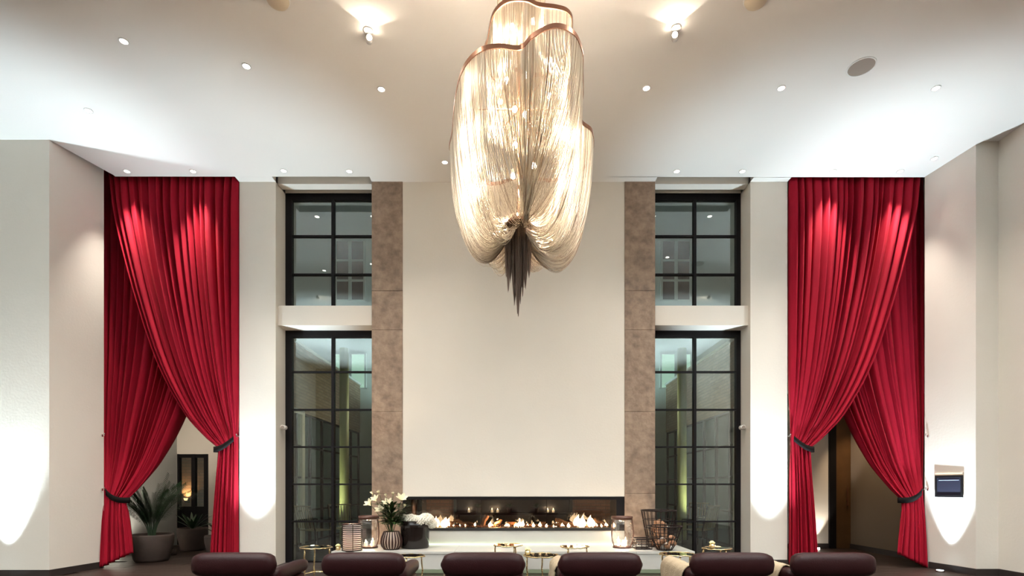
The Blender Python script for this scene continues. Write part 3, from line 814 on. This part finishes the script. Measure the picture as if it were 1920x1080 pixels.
T3 = side_table(953,1021,.50,27,'brass twig side table close to the hearth, behind the third armchair',3)
T4 = side_table(1015,1040,.45,33,'brass twig side table with a small rose, between the middle armchairs',4)
T5 = side_table(1077,1024,.50,26,'brass twig side table close to the hearth, behind the fourth armchair',5)
T6 = side_table(1270,1038,.45,32,'low brass twig side table in front of the wire baskets',6)
T7 = side_table(1344,1027,.50,26,'brass twig side table with a gold vase by the lower right window',7)

def rose_cup(loc, label, gold=True):
    t = thing('rose_vase', label, 'flower vase', loc, 0, 'little roses')
    MB().lathe([(.02,0),(.035,.012),(.038,.035),(.026,.055),(.022,.058)],16).build('vase', M['brass'], t, smooth=True)
    f = MB(); 
    for k in range(14):
        a = k*2.4; q = .006+.022*k/14
        f.ball((q*math.cos(a),q*math.sin(a),.085-.02*k/14),.016,7,5,(1,1,.8))
    f.build('blossom', M['rose'], t, smooth=True)
    MB().tube([(0,0,.05),(0,0,.08)],.004,5).build('stem', M['leaf'], t)
rose_cup((P(634,1030,7.95).x,7.95,.349),'pale rose in a small brass cup at the left end of the hearth')
rose_cup((T4[0]-T4[2]*.78,T4[1],.446),'pale yellow rose in a brass cup on the middle side table')
rose_cup((T7[0]-T7[2]*.35,T7[1],.496),'pale yellow rose in a round gold vase on the side table by the right window')

# ------------------------------------------------------------ things on the hearth
HZ = .349
def hearth(px, py): 
    Y = (1.3-HZ)*1000/(py-912); return Vector(((px-962)/1000*Y, Y, HZ))
def candle(loc, h, r, label, group, power=4):
    t = thing('candle', label, 'candle', loc, 0, group)
    MB().lathe([(r,0),(r,h),(r*.8,h-.004)],16).build('wax', M['wax'], t, smooth=False)
    MB().tube([(0,0,h-.005),(0,0,h+.012)],.0015,5).build('wick', M['black'], t)
    MB().tube([(0,0,h+.006),(0,0,h+.016),(0,0,h+.03),(0.001,0,h+.048)],[.004,.008,.006,.0008],8).build('flame', M['flame'], t, smooth=True)
    light('POINT','candle_light',(0,0,h+.03),power,(1,.76,.52),t,.015)
def lantern(px, py, rp, hp, label, clabs):
    p = hearth(px,py); s = p.y/1000; R = rp*s; Hh = hp*s
    t = thing('hurricane_lantern', label, 'lantern', p, 0, 'glass hurricane lanterns')
    prof = [(R*.72,.02),(R*.90,Hh*.22),(R*.98,Hh*.48),(R*.92,Hh*.72),(R*.82,Hh*.95)]
    MB().lathe(prof+[(r-.004,z) for r,z in prof[::-1]],28,caps=False).build('glass_body', M['glass'], t, smooth=True)
    MB().lathe([(R*.80,0),(R*.80,.022),(R*.7,.03)],28).build('base', M['brownleather'], t, smooth=True)
    MB().lathe([(R*.84,Hh*.90),(R*.93,Hh*.90),(R*.95,Hh),(R*.84,Hh),(R*.84,Hh*.90)],28,caps=False).build('collar_ring', M['brownleather'], t, smooth=True)
    for a in (-.25, PI+.3):
        pts = [(math.cos(a)*(r+.006),math.sin(a)*(r+.006),z) for r,z in [(R*.85,.01)]+prof+[(R*.92,Hh*.98)]]
        MB().tube(pts,.009,6).build('strap', M['brownleather'], t, smooth=True)
    for k,(dx,dy,h,lab) in enumerate(clabs):
        candle(p+Vector((dx*R,dy*R,.03)),h,.026,lab,'candles in the lanterns')
lantern(692,1027,20,60,'tall glass hurricane lantern with brown straps left of the lilies',[(-.25,-.2,.055,'low lit candle in the lantern beside the lilies'),(.3,.15,.075,'taller lit candle in the lantern beside the lilies')])
lantern(1166,1027,21,59,'glass hurricane lantern with brown straps at the right end of the fireplace',[(-.32,0,.10,'tall lit candle on one side of the right-hand lantern'),(.35,.1,.09,'lit candle beside the strap in the right-hand lantern'),(0,-.35,.05,'short lit candle at the front of the right-hand lantern')])
# striped holder
p = hearth(660,1032); s = p.y/1000
t = thing('ringed_candle_holder','cylindrical candle holder of stacked dark metal rings over frosted glass','candle holder',p)
R = 17.5*s; Hh = 50*s
MB().lathe([(R*.92,.01),(R*.92,Hh*.93),(R*.89,Hh*.93),(R*.89,.012)],28,caps=False).build('frosted_glass', frost_mat(), t, smooth=True)
for k in range(14):
    z = .006+(Hh-.012)*k/13
    rr = R*(1+.035*math.sin(PI*k/13))
    MB().tube([(rr*math.cos(a),rr*math.sin(a),z) for a in [2*PI*i/28 for i in range(28)]],.0075 if k not in (0,13) else .011,6,True).build('ring', M['darkmetal'], t, smooth=True)
for a in (-1.2,.4,2,3.6):
    MB().tube([((R*(1.02+.03*math.sin(PI*k/4)))*math.cos(a),(R*(1.02+.03*math.sin(PI*k/4)))*math.sin(a),Hh*k/4) for k in range(5)],.005,5).build('rod', M['darkmetal'], t)
MB().lathe([(R*.9,0),(R*.9,.010)],24).build('base', M['darkmetal'], t)
candle(p+Vector((-.05,0,.012)),.10,.024,'lit candle inside the ringed holder, nearer the window','candles in the ringed holder',60)
candle(p+Vector((.05,-.01,.012)),.085,.024,'lit candle inside the ringed holder, nearer the lantern','candles in the ringed holder',60)
# lily vase
p = hearth(734,1030); s = p.y/1000
t = thing('ribbed_vase','round ribbed brown vase holding the white lilies','vase',p)
R = 19*s; Hh = 34*s
MB().lathe([(R*.70,0),(R*.70,Hh*.05),(R*.92,Hh*.22),(R,Hh*.42),(R*.93,Hh*.66),(R*.74,Hh*.92),(R*.70,Hh),(R*.62,Hh*.97)],96,).build('body', mat('amber_vase_glass',(.50,.38,.30),.25), t, smooth=True)
vp = [(R*.72,0),(R*.74,Hh*.06),(R*.945,Hh*.22),(R*1.02,Hh*.42),(R*.95,Hh*.66),(R*.76,Hh*.92),(R*.72,Hh)]
for k in range(20):
    a = 2*PI*k/20; MB().tube([(r*math.cos(a),r*math.sin(a),z) for r,z in vp],[.006,.009,.0125,.0135,.0125,.009,.006],6).build('rib', M['rib'], t, smooth=True)
MB().lathe([(R*.74,0),(R*.76,.014),(R*.70,.016)],32).build('foot_ring', M['darkglaze'], t, smooth=True)
MB().lathe([(R*.60,Hh*.965),(R*.74,Hh),(R*.60,Hh*1.01)],32,caps=False).build('rim', M['darkglaze'], t, smooth=True)
base = p+Vector((0,0,Hh*.9))
def leaf_blade(mb, a, d, L, wd, droop=.3, n=5):
    d = Vector(d).normalized(); sd = d.cross(Vector((0,0,1)))
    sd = sd.normalized() if sd.length>1e-3 else Vector((1,0,0))
    vs = []
    for k in range(n+1):
        u = k/n; c = Vector(a)+d*L*u+Vector((0,0,-droop*L*u*u)); ww = wd*math.sin(PI*(u*.9+.06))
        vs += [c-sd*ww, c+Vector((0,0,-ww*.25)), c+sd*ww]
    fs = []
    for k in range(n):
        for q in (0,1): fs.append((3*k+q,3*k+q+1,3*k+q+4,3*k+q+3))
    mb.add(vs,fs)
lil = [(696,948,'open white lily lowest at the window side of the bouquet',1.1),(706,940,'open white lily above the lowest one on the window side',1),(728,948,'large white lily facing forward in the bouquet middle',1.15),
       (716,960,'open white lily hanging over the front of the vase',1.15),(752,940,'large open white lily at the fireplace side of the bouquet',1.25),(712,928,'half open lily at the top window side',.8),
       (699,927,'closed pale lily bud sticking out at the top window side',.6),(737,930,'half open lily bud at the top middle of the bouquet',.7),(724,932,'slim green lily bud near the bouquet top',.6),(757,952,'small lily at the fireplace edge of the bouquet',.7)]
rr = random.Random(5)
for px,py,lab,sc in lil:
    e = P(px,py,p.y-rr.uniform(.0,.12)); d = (e-base).normalized(); d = (d+Vector((0,-.5,.0))).normalized()
    f = thing('lily',lab,'lily',e,0,'lilies in the ribbed vase')
    MB().tube([base-e+Vector((0,0,-.08)),(base-e)*.55+Vector((0,0,.02)),(0,0,0)],.004,5).build('stem', M['leaf'], f)
    q = d.to_track_quat('Z','Y').to_matrix().to_4x4()
    openness = .78 if sc>=1 else .3
    for k in range(6):
        a = 2*PI*k/6; mb = MB(); vs = []; n = 5; L = .10*sc
        for j in range(n+1):
            u = j/n; rad = L*openness*u**1.3*.9; hh = L*(u-.25*openness*u*u); ww = .036*sc*math.sin(PI*(u*.88+.06))
            for v in (-1,0,1):
                aa = a+v*ww/max(.02,rad+.018); r_ = rad+.004
                vs.append((r_*math.cos(aa),r_*math.sin(aa),hh-(.004 if v==0 else 0)))
        fs = [(3*j+v,3*j+v+1,3*j+v+4,3*j+v+3) for j in range(n) for v in (0,1)]
        mb.add(vs,fs).xform(q).build('petal', M['petal'], f, smooth=True)
lf = thing('lily_foliage','dense dark green lily leaves above the ribbed vase','foliage',base)
mb = MB()
for k in range(230):
    a = rr.uniform(0,2*PI); z = rr.uniform(.12,.44); r0 = rr.uniform(0,.14)*z/.3
    leaf_blade(mb,(r0*math.cos(a),r0*math.sin(a),z),(math.cos(a),math.sin(a)*.6,rr.uniform(.1,.9)),rr.uniform(.13,.22),rr.uniform(.015,.026))
mb.build('leaves', M['leaf'], lf, smooth=True, kind='stuff')
mb = MB()
for k in range(7):
    a = 2*PI*k/7; mb.tube([(.02*math.cos(a),.02*math.sin(a),-.05),(.015*math.cos(a+1),.015*math.sin(a+1),.1),(.06*math.cos(a+1),.06*math.sin(a+1),.28)],.005,5)
mb.build('stems', M['leaf'], lf, kind='stuff')
# dark pot of hydrangeas
p = hearth(778,1027); s = p.y/1000
t = thing('glazed_pot','large glossy dark pot full of white hydrangeas','pot',p); R = 28*s; Hh = 51*s
MB().lathe([(R*.88,0),(R*.93,.01),(R*.95,Hh*.4),(R*.97,Hh*.75),(R,Hh),(R*.95,Hh+.004),(R*.93,Hh*.9),(R*.9,Hh*.85)],40).build('body', M['darkglaze'], t, smooth=True)
MB().lathe([(R*.935,Hh*.93),(R*.5,Hh*.95)],24).build('moss', M['leaf'], t)
for px,py,rp,dy,lab in ((755,979,15,-.02,'white hydrangea head drooping over the window side of the dark pot'),(770,978,14,-.10,'white hydrangea head at the front window side of the dark pot'),(785,980,13,-.12,'white hydrangea head at the front middle of the dark pot'),
                       (799,977,15,-.04,'big white hydrangea head at the fireplace side of the dark pot'),(809,985,11,.0,'small white hydrangea head over the fireplace edge of the dark pot'),(778,979,13,.12,'white hydrangea head at the back of the dark pot')):
    c = P(px,py-3,p.y+dy); f = thing('hydrangea',lab,'hydrangea',c,0,'hydrangeas in the dark pot'); r_ = rp*s*1.02
    mb = MB()
    for k in range(110):
        zc = 1-2*(k+.5)/110; an = k*2.39996; q = math.sqrt(1-zc*zc)
        mb.ball((r_*.86*q*math.cos(an),r_*.86*q*math.sin(an),r_*.66*zc),r_*.17*rr.uniform(.8,1.2),5,4)
    mb.ball((0,0,0),r_*.82,10,7,(1,1,.75))
    mb.build('florets', M['hydr'], f, smooth=True, kind='stuff')
    MB().tube([(0,0,0),(lerp(0,p.x-c.x,.5),p.y-c.y,p.z+Hh*.7-c.z)],.005,5).build('stem', M['leaf'], f)
# wire cube candle holder
p = hearth(1204,1029); s = p.y/1000
t = thing('wire_candle_box','small square dark wire candle box beside the baskets','candle holder',p); R = 14.5*s; Hh = 20*s
sq = lambda z,q=R:[(-q,-q,z),(q,-q,z),(q,q,z),(-q,q,z)]
for k in range(5):
    MB().tube(sq(.006+(Hh-.01)*k/4),.0045 if 0<k<4 else .009,5,True).build('wire_ring', M['darkmetal'], t)
for x,y in ((-R,-R),(R,-R),(R,R),(-R,R),(-R*.3,-R),(R*.3,-R)):
    MB().tube([(x,y,0),(x,y,Hh)],.006,5).build('post', M['darkmetal'], t)
MB().box(-R*.85,R*.85,-R*.85,R*.85,.0,.006).build('base', M['darkmetal'], t)
MB().lathe([(R*.6,.006),(R*.66,Hh*.7),(R*.6,Hh*.7),(R*.55,.01)],20,caps=False).build('glass_cup', M['glass'], t, smooth=True)
# baskets
def basket(px,py,rtop,rbot,hp,nw,rings,label,handle=False):
    p = hearth(px,py); s = p.y/1000; R0,R1,Hh = rbot*s,rtop*s,hp*s
    t = thing('wire_basket',label,'basket',p,0,'dark wire baskets')
    prof = lambda u:(lerp(R0,R1,u**(.75 if handle else 1)), .012+(Hh-.012)*u)
    for k in range(rings+1):
        r,z = prof(k/rings); MB().tube([(r*math.cos(a),r*math.sin(a),z) for a in [2*PI*i/28 for i in range(28)]],.011 if k==rings else .0055,5,True).build('hoop', M['darkmetal'], t, smooth=True)
    for k in range(nw):
        a = 2*PI*k/nw; pts = [(prof(u/5)[0]*math.cos(a),prof(u/5)[0]*math.sin(a),prof(u/5)[1]) for u in range(6)]
        MB().tube(pts,.0055,5).build('wire', M['darkmetal'], t)
    MB().lathe([(R0,.006),(R0,.014)],24).build('bottom', M['darkmetal'], t)
    for k in range(3):
        a = 2*PI*k/3+.5; MB().ball((R0*.8*math.cos(a),R0*.8*math.sin(a),.006),.009,6,5).build('foot', M['darkmetal'], t)
    if handle:
        r,z = prof(.66); MB().tube([(.05*math.cos(a)+.03,-r-.008,z+.05*math.sin(a)) for a in [2*PI*i/18 for i in range(18)]],.005,5,True).build('ring_handle', M['darkmetal'], t, smooth=True)
    return p,R0,R1,Hh
p,R0,R1,Hh = basket(1235,1025,32,20,68,22,4,'tall dark wire basket holding split firewood')
for i,(dx,dy,rz,lab) in enumerate(((-.13,0,.3,'pale split log on the pillar side of the tall basket'),(-.02,.06,1.2,'split log at the back of the tall basket'),(.07,-.04,2.2,'reddish split log with a slanting end in the tall basket'),(-.06,-.09,.9,'split log at the front of the tall basket'))):
    mb = MB(); L = .30+.03*i; mb.prism([(-.05,-.04),(.055,-.045),(.01,.055)],0,L)
    mb.v = [(x+.12*z*math.cos(rz)*.3,y,z+(x*.6 if z>L/2 else 0)) for x,y,z in mb.v]
    mb.xform(Matrix.Rotation(rz,4,'Z'))
    o = mb.build('firewood', M['wood'], None, bevel=.006, loc=p+Vector((dx*.8,dy*.8,.02))); tag(o,lab,'firewood','split firewood in the tall basket')
p,R0,R1,Hh = basket(1246,1031.5,31,14,45,20,4,'round dark wire bowl basket with a ring handle, filled with wood chunks',True)
for i in range(9):
    a = i*2.4; q = (.05+.035*(i%3)) if i else 0; z = .04+.035*(i//2)
    mb = MB(); mb.ball((0,0,0),.055,7,5,(1.25,.8,.75),fn=lambda a_,e:1+.15*math.sin(3*a_+i)*math.cos(2*e))
    o = mb.xform(Matrix.Rotation(a,4,'Z')).build('wood_chunk', M['wood'] if i%3 else M['stone'], None, loc=p+Vector((q*math.cos(a),q*math.sin(a),z)))
    tag(o,'%s wood chunk in the round wire bowl, %s'%('brown' if i%3 else 'pale',('at the bottom middle','low on the lantern side','low toward the window','low at the front','low at the back','in the middle layer by the window','in the middle layer at the front','near the top by the tall basket','topmost')[i]),'wood chunk','wood chunks in the round bowl')

# ------------------------------------------------------------ corridor behind the left curtains
struct('floor_corridor_left', MB().box(-8.2,-4.48,9.05,12.1,-.2,-.013), M['floor'], 'dark floor of the passage behind the left curtains', 'floor')
struct('wall_corridor_left', MB().box(-7.7,-7.5,9.0,11.9,0,3.2), mat('grey_passage_paint',(.42,.43,.42),.8), 'pale passage wall behind the potted palm', 'wall')
co = MB().box(-7.5,-7.49,11.9,12.05,0,2.9).box(-6.80,-4.7,11.9,12.05,0,2.9).box(-7.49,-6.80,11.9,12.05,2.02,2.9)
struct('wall_corridor_end', co, W, 'warm passage end wall with a dark doorway, behind the left curtains', 'wall')
struct('ceiling_corridor_left', MB().box(-7.7,-4.7,9.3,12.05,2.9,3.0), M['ceil'], 'white passage ceiling behind the left curtains', 'ceiling')
struct('wall_over_corridor_left', MB().box(-7.7,-4.48,9.15,9.3,2.9,TOP), W, 'wall over the passage behind the left curtains', 'wall')
dr = thing('door_1','dark framed glass door at the end of the left passage','door',(-7.145,11.9,0)); dr['kind']='structure'
for x0,x1 in ((-.345,-.30),(-.03,.05),(.25,.345)): MB().box(x0,x1,-.01,.09,0,2.02).build('stile', M['steel'], dr)
for z0,z1 in ((0,.85),(1.94,2.02)):
    MB().box(-.30,-.03,.0,.08,z0,z1).build('rail', M['steel'], dr); MB().box(.05,.25,.0,.08,z0,z1).build('rail', M['steel'], dr)
MB().box(-.30,-.03,.03,.036,.85,1.94).build('pane', M['pane'], dr); MB().box(.05,.25,.03,.036,.85,1.94).build('pane', M['pane'], dr)
struct('wall_brick_beyond', MB().box(-8.8,-5.6,13.3,13.5,0,3), M['brickx'], 'brick wall seen through the passage door', 'wall')
t = thing('brick_wall_lamp','small glowing wall lamp on the bricks beyond the passage door','lamp',(-8.12,13.3,.95))
MB().box(-.05,.05,-.03,0,-.06,.06).build('back_plate', M['steel'], t); MB().lathe([(.03,0),(.05,.06)],14,(0,-.07,0)).build('shade', emis('amber_shade',(1,.6,.28),2.5), t)
light('SPOT','brick_wash',(0,-.10,.08),26,(1,.62,.30),t,.03,2.2,.9,(0,.5,1))
t = thing('passage_downlight','small ceiling light in the left passage','downlight',(-6.0,10.9,2.9)); MB().lathe([(.05,0),(.05,-.01)],14).build('lens', M['lens'], t)
light('POINT','passage_light',(0,0,-.12),8,(1,.80,.64),t,.06)
t = thing('passage_uplight','floor uplight washing the pale passage wall behind the palm','uplight',(-7.25,9.75,0)); MB().lathe([(.05,0),(.05,.03)],14).build('lens', M['lens'], t)
light('SPOT','passage_wash',(.05,0,.05),120,(1,.90,.74),t,.05,2.2,.6,(-.35,.15,1))

def planter(t,r,h):
    MB().lathe([(r*.72,0),(r*.80,h*.1),(r*.98,h*.7),(r,h*.93),(r*.97,h),(r*.88,h*.99),(r*.86,h*.9)],28).build('pot', M['pot'], t, smooth=True)
    MB().lathe([(r*.87,h*.90),(r*.3,h*.92)],20).build('soil', M['soil'], t)
def palm(loc, r_, h_, H_, n, spread, label, seed):
    t = thing('potted_palm',label,'potted plant',loc); planter(t,r_,h_); r = random.Random(seed); b0 = Vector((0,0,h_*.9))
    for k in range(n):
        a = 2.4*k+r.uniform(-.3,.3); L = H_*r.uniform(.6,1.08); lean = spread*r.uniform(.25,1.1)
        pts = []
        for i in range(11):
            u = i/10; pts.append(b0+Vector((.05*math.cos(a)+math.cos(a)*lean*u**1.6*L, .05*math.sin(a)+math.sin(a)*lean*u**1.6*L*.55, L*(u-.42*lean*u*u*1.1))))
        mb = MB(); mb.tube(pts,[.007*(1-.7*i/10) for i in range(11)],4)
        for i in range(3,11):
            for h in (0,.25,.5,.75):
                if i+h>10: continue
                q = pts[i].lerp(pts[min(10,i+1)],h); d = (pts[min(10,i+1)]-pts[i-1]).normalized(); sd = d.cross(Vector((.2,1,.3))).normalized()
                for s_ in (-1,1):
                    leaf_blade(mb,q,sd*s_+d*.9+Vector((0,0,.1)),.155*H_*(1-.5*abs(i+h-6)/5),.0085,.4,3)
        mb.build('frond', M['palm'], t)
palm((-6.30,9.30,0),.34,.47,1.12,30,.66,'dark green feathery palm in a large grey-brown pot behind the left curtain',2)
def agave(loc,r_,h_,n,L,label,seed):
    t = thing('potted_agave',label,'potted plant',loc,0,'dark spiky potted plants'); planter(t,r_,h_); r = random.Random(seed)
    for k in range(n):
        a = 2.4*k; mb = MB(); leaf_blade(mb,(0,0,h_*.9),(math.cos(a),math.sin(a),r.uniform(.5,2.2)),L*r.uniform(.7,1.1),.028,.25,5)
        mb.build('leaf', M['palm'], t, smooth=True)
agave((-6.52,10.85,0),.28,.46,18,.55,'dark spiky plant in a grey-brown pot farther back in the left passage',3)
agave((-5.40,9.85,0),.27,.40,18,.6,'dark spiky potted plant half hidden by the curtain tied to the left pier',4)
t = thing('tealight_cup','small pale candle cup on the passage floor beside the palm','candle holder',((325-962)*.0101,10.1,0))
MB().lathe([(.05,0),(.06,.02),(.06,.11),(.05,.11),(.05,.03)],16).build('cup', M['pot'], t, smooth=True); MB().lathe([(.045,.03),(.045,.07)],12).build('wax', M['wax'], t)

# ------------------------------------------------------------ corridor behind the right curtains
struct('floor_corridor_right', MB().box(4.48,8.0,9.05,12.1,-.2,-.013), M['floor'], 'dark floor of the passage behind the right curtains', 'floor')
struct('wall_corridor_right', MB().box(7.08,7.3,9.0,11.4,0,3.2), M['brownwall'], 'taupe passage wall behind the right curtains', 'wall')
struct('wall_corridor_right_end', MB().box(4.7,6.62,11.2,11.4,0,2.9), W, 'pale passage end wall behind the right curtains', 'wall')
struct('ceiling_corridor_right', MB().box(4.7,7.3,9.3,11.4,2.9,3.0), M['ceil'], 'white passage ceiling behind the right curtains', 'ceiling')
struct('wall_over_corridor_right', MB().box(4.48,7.3,9.15,9.3,2.9,TOP), W, 'wall over the passage behind the right curtains', 'wall')
dr = thing('door_2','dark bronze clad door at the end of the right passage','door',(6.62,11.2,0)); dr['kind']='structure'
MB().box(0,.14,-.05,.1,0,2.9).build('door_post', M['steel'], dr); MB().box(.14,.46,-.02,.08,0,2.9).build('door_leaf', M['oak'], dr, bevel=.006)
MB().box(.36,.375,-.07,-.05,.9,1.3).build('handle', M['bronze'], dr)
MB().box(.365,.37,-.05,-.02,1.0,1.03).build('handle_stud', M['bronze'], dr)
skirt('baseboard_corridor_right', [(7.08,9.0),(7.08,11.2),(7.06,11.2),(7.06,9.0)], 'dark baseboard along the taupe passage wall')
skirt('baseboard_corridor_right_end', [(4.7,11.2),(6.62,11.2),(6.62,11.18),(4.7,11.18)], 'dark baseboard below the pale passage end wall')
t = thing('passage_downlight','small ceiling light in the right passage','downlight',(6.5,10.2,2.9)); MB().lathe([(.05,0),(.05,-.01)],14).build('lens', M['lens'], t)
light('SPOT','passage_light',(0,0,-.05),60,(1,.70,.42),t,.05,1.5,.6,(.55,.3,-1))
t = thing('passage_uplight','floor uplight washing the pale end wall of the right passage','uplight',(6.3,11.05,0)); MB().lathe([(.05,0),(.05,.03)],14).build('lens', M['lens'], t)
light('SPOT','passage_wash',(0,0,.05),70,(1,.90,.76),t,.03,.9,.5,(.12,.1,1))

# ------------------------------------------------------------ courtyard beyond the windows
struct('floor_courtyard', MB().box(-4.7,4.7,9.3,16.4,-.2,-.01), M['cyard'], 'dark paved courtyard floor beyond the windows', 'floor')
fa = struct('wall_facade', MB().box(-9,9,16.4,16.7,0,11.5), M['facade'], 'pale grey rendered house wall across the courtyard', 'wall')
def facwin(x0,x1,z0,z1,rows,lit,label):
    t = thing('window_facade',label,'window',((x0+x1)/2,16.4,z0)); t['kind']='structure'
    w_ = (x1-x0)/2; h = z1-z0
    for b in ((-w_,-w_+.06,0,h),(w_-.06,w_,0,h),(-.05,.05,0,h)): MB().box(b[0],b[1],-.06,.0,b[2],b[3]).build('stile', M['facade'], t)
    hs = [h*k/rows for k in range(rows+1)]
    for z in hs: MB().box(-w_,w_,-.055,0,max(0,z-.03),min(h,z+.03)).build('rail', M['facade'], t)
    for a,b in zip(hs,hs[1:]):
        for c,d in ((-w_+.06,-.05),(.05,w_-.06)):
            if lit:
                m_ = MB(); n = 16; vs = []
                for i in range(n*2+1):
                    x = lerp(c,d,i/(n*2)); yy = -.012-.008*math.sin(i*1.6); vs += [(x,yy,a+.03),(x,yy,b-.03)]
                m_.add(vs,[(2*i,2*i+2,2*i+3,2*i+1) for i in range(n*2)]).build('lit_curtain', M['curtain_lit'], t)
            MB().box(c,d,-.034,-.028,a+.03,b-.03).build('pane', M['pane'] if lit else M['facwin'], t)
for sx,lab in ((-1,'left'),(1,'right')):
    facwin(sx*5.0-.47,sx*5.0+.47,7.0,8.85,3,False,'dusky upper window of the house across the courtyard, seen through the %s windows'%lab)
    facwin(sx*5.0-.50,sx*5.0+.50,4.3,5.38,1,True,'lit curtained window of the house across the courtyard, seen through the %s windows'%lab)
    bw = MB().box(*sorted((sx*4.7,sx*4.95)),9.3,16.4,2.95,4.40)
    struct('wall_courtyard_'+lab, bw, M['brick'], 'tan brick wall on the %s side of the courtyard'%lab, 'wall')
    struct('trim_coping_'+lab, MB().box(*sorted((sx*4.66,sx*4.99)),9.3,16.4,4.40,4.46), M['facade'], 'pale coping on the brick wall on the %s side of the courtyard'%lab, 'trim')
    gz = thing('window_screen','black steel glazed screen under the brick wall on the %s side of the courtyard'%lab,'window',(sx*4.75,9.3,0)); gz['kind']='structure'
    nb = 9; stp = 7.1/nb
    for k in range(nb+1): MB().box(-.03,.03,stp*k-.03,stp*k+.03,0,2.95).build('post', M['steel'], gz)
    for z in (0.02,.75,1.5,2.2,2.93):
        MB().box(-.025,.025,.03,7.07,z-.02,z+.02).build('rail', M['steel'], gz)
    for k in range(nb):
        MB().box(-.004,.004,stp*k+.03,stp*(k+1)-.03,.04,2.91).build('pane', M['pane'], gz)
    cl = thing('courtyard_column','round pale green courtyard column seen through the lower %s window'%lab,'column',(sx*3.80,12.0,0)); cl['kind']='structure'
    MB().lathe([(.10,0),(.10,4.4)],28).build('shaft', M['yellow'], cl, smooth=True)
    MB().lathe([(.14,0),(.14,.08),(.10,.1)],28).build('plinth', M['cyard'], cl, smooth=True)
    t = thing('courtyard_uplight','small yellow uplight at the foot of the courtyard column by the %s window'%lab,'uplight',(sx*4.35,11.6,-.01)); MB().lathe([(.05,0),(.05,.03)],14).build('lens', M['lens'], t)
    light('SPOT','column_wash',(0,0,.06),95,(1,.93,.52),t,.03,.9,.8,(-sx*.55,.4,2.0))
    struct('wall_courtyard_pier_'+lab, MB().box(*sorted((sx*1.45,sx*2.35)),12.6,13.0,0,3.0), M['brickx'], 'brick pier in the courtyard seen through the %s end of the fireplace'%lab, 'wall')
struct('ceiling_courtyard_canopy', MB().box(-2.6,2.6,11.5,16.4,3.0,3.15), M['facade'], 'flat canopy over the middle of the courtyard', 'canopy')
for sx,lab in ((-1,'left'),(1,'right')):
    t = thing('added_courtyard_flood','added small warm floodlight on the canopy roof brightening the %s brick wall'%lab,'floodlight',(sx*2.45,13.0,3.15)); MB().box(-.08,.08,-.08,.08,0,.12).build('housing', M['steel'], t, bevel=.01); MB().box(-.06,.06,-.06,.06,.12,.125).build('lens', M['lens'], t)  # lamp added to bring up the dark brick wall
    light('SPOT','added_flood_beam',(0,0,.2),70,(1,.86,.62),t,.05,2.4,.6,(sx*1,0,.12))
    t = thing('added_facade_flood','added small cool floodlight on the canopy roof brightening the house wall, %s side'%lab,'floodlight',(sx*2.3,15.2,3.15)); MB().box(-.08,.08,-.08,.08,0,.12).build('housing', M['steel'], t, bevel=.01); MB().box(-.06,.06,-.06,.06,.12,.125).build('lens', M['cool'], t)  # lamp added to brighten the upper part of the house wall
    light('SPOT','added_flood_beam',(0,0,.2),420,(.78,.93,1),t,.05,2.0,.9,(sx*.5,.33,1))
# lights under the canopy, console with candles
cs = thing('courtyard_console','long black console under the courtyard canopy, seen through the fireplace','console',(0,14.0,0))
MB().box(-1.5,1.5,-.2,.2,.56,.62).build('top', M['tableblack'], cs)
MB().box(-1.5,1.5,.15,.2,.62,1.7).build('back_board', M['tableblack'], cs)
for x in (-1.45,-.5,.5,1.45): MB().box(x-.03,x+.03,-.18,.18,0,.56).build('leg', M['tableblack'], cs)
for i,x in enumerate((-1.15,-.55,-.4,.9,1.05)):
    candle(Vector((x,13.9,.62)),.07,.03,'lit candle on the courtyard console, number %s along from the left end'%('one','two','three','four','five')[i],'candles on the courtyard console',3)
for x,lab in ((-.9,'left'),(-.1,'middle'),(.6,'right')):
    t = thing('console_plant','leafy plant at the %s of the courtyard console'%lab,'plant',(x,13.81,.62)); mb = MB()
    MB().lathe([(.05,0),(.07,.12),(.06,.12)],14).build('pot', M['pot'], t)
    for k in range(34): leaf_blade(mb,(0,0,.13),(math.cos(k*2.4),math.sin(k*2.4)*.5,rr.uniform(.3,1.6)),rr.uniform(.12,.22),.022)
    mb.build('leaves', M['leaf'], t, kind='stuff')
for x in (-1.9,1.9):
    t = thing('canopy_light','small ceiling light under the courtyard canopy, %s end'%('left' if x<0 else 'right'),'downlight',(x,12.3,3.0),0,'canopy lights'); MB().lathe([(.05,0),(.05,-.01)],14).build('lens', M['lens'], t)
    light('SPOT','canopy_beam',(0,0,-.05),160,(1,.72,.45),t,.05,1.6,.6,(0,.25,-1))
# slatted garden chairs
def garden_chair(x,y,rz,label):
    t = thing('garden_chair',label,'chair',(x,y,-.01),rz,'slatted garden chairs')
    for sx in (-.24,.24):
        MB().tube([(sx,-.22,0),(sx,-.22,.64)],.014,6).build('leg', M['steel'], t); MB().tube([(sx,.22,0),(sx,.22,.45),(sx,.33,.92)],.014,6).build('leg', M['steel'], t)
        MB().tube([(sx,-.22,.64),(sx,.27,.64)],.016,6).build('armrest', M['steel'], t)
    for k in range(7): MB().box(-.24,.24,-.22+.064*k,-.17+.064*k,.43,.445).build('slat', M['rattan'], t)
    for k in range(8):
        x_ = -.22+.063*k; MB().tube([(x_,.235,.48),(x_,.325,.90)],.011,5).build('back_slat', M['rattan'], t)
    MB().tube([(-.24,.33,.92),(.24,.33,.92)],.015,6).build('top_rail', M['rattan'], t)
    return t
garden_chair(-3.95,10.7,2.6,'slatted garden chair nearest the lower left window')
garden_chair(-3.55,11.2,.6,'slatted garden chair by the column beyond the left window')
garden_chair(3.75,10.8,-2.4,'slatted garden chair nearest the lower right window')
garden_chair(4.1,12.2,-.8,'slatted garden chair farther off beyond the right window')
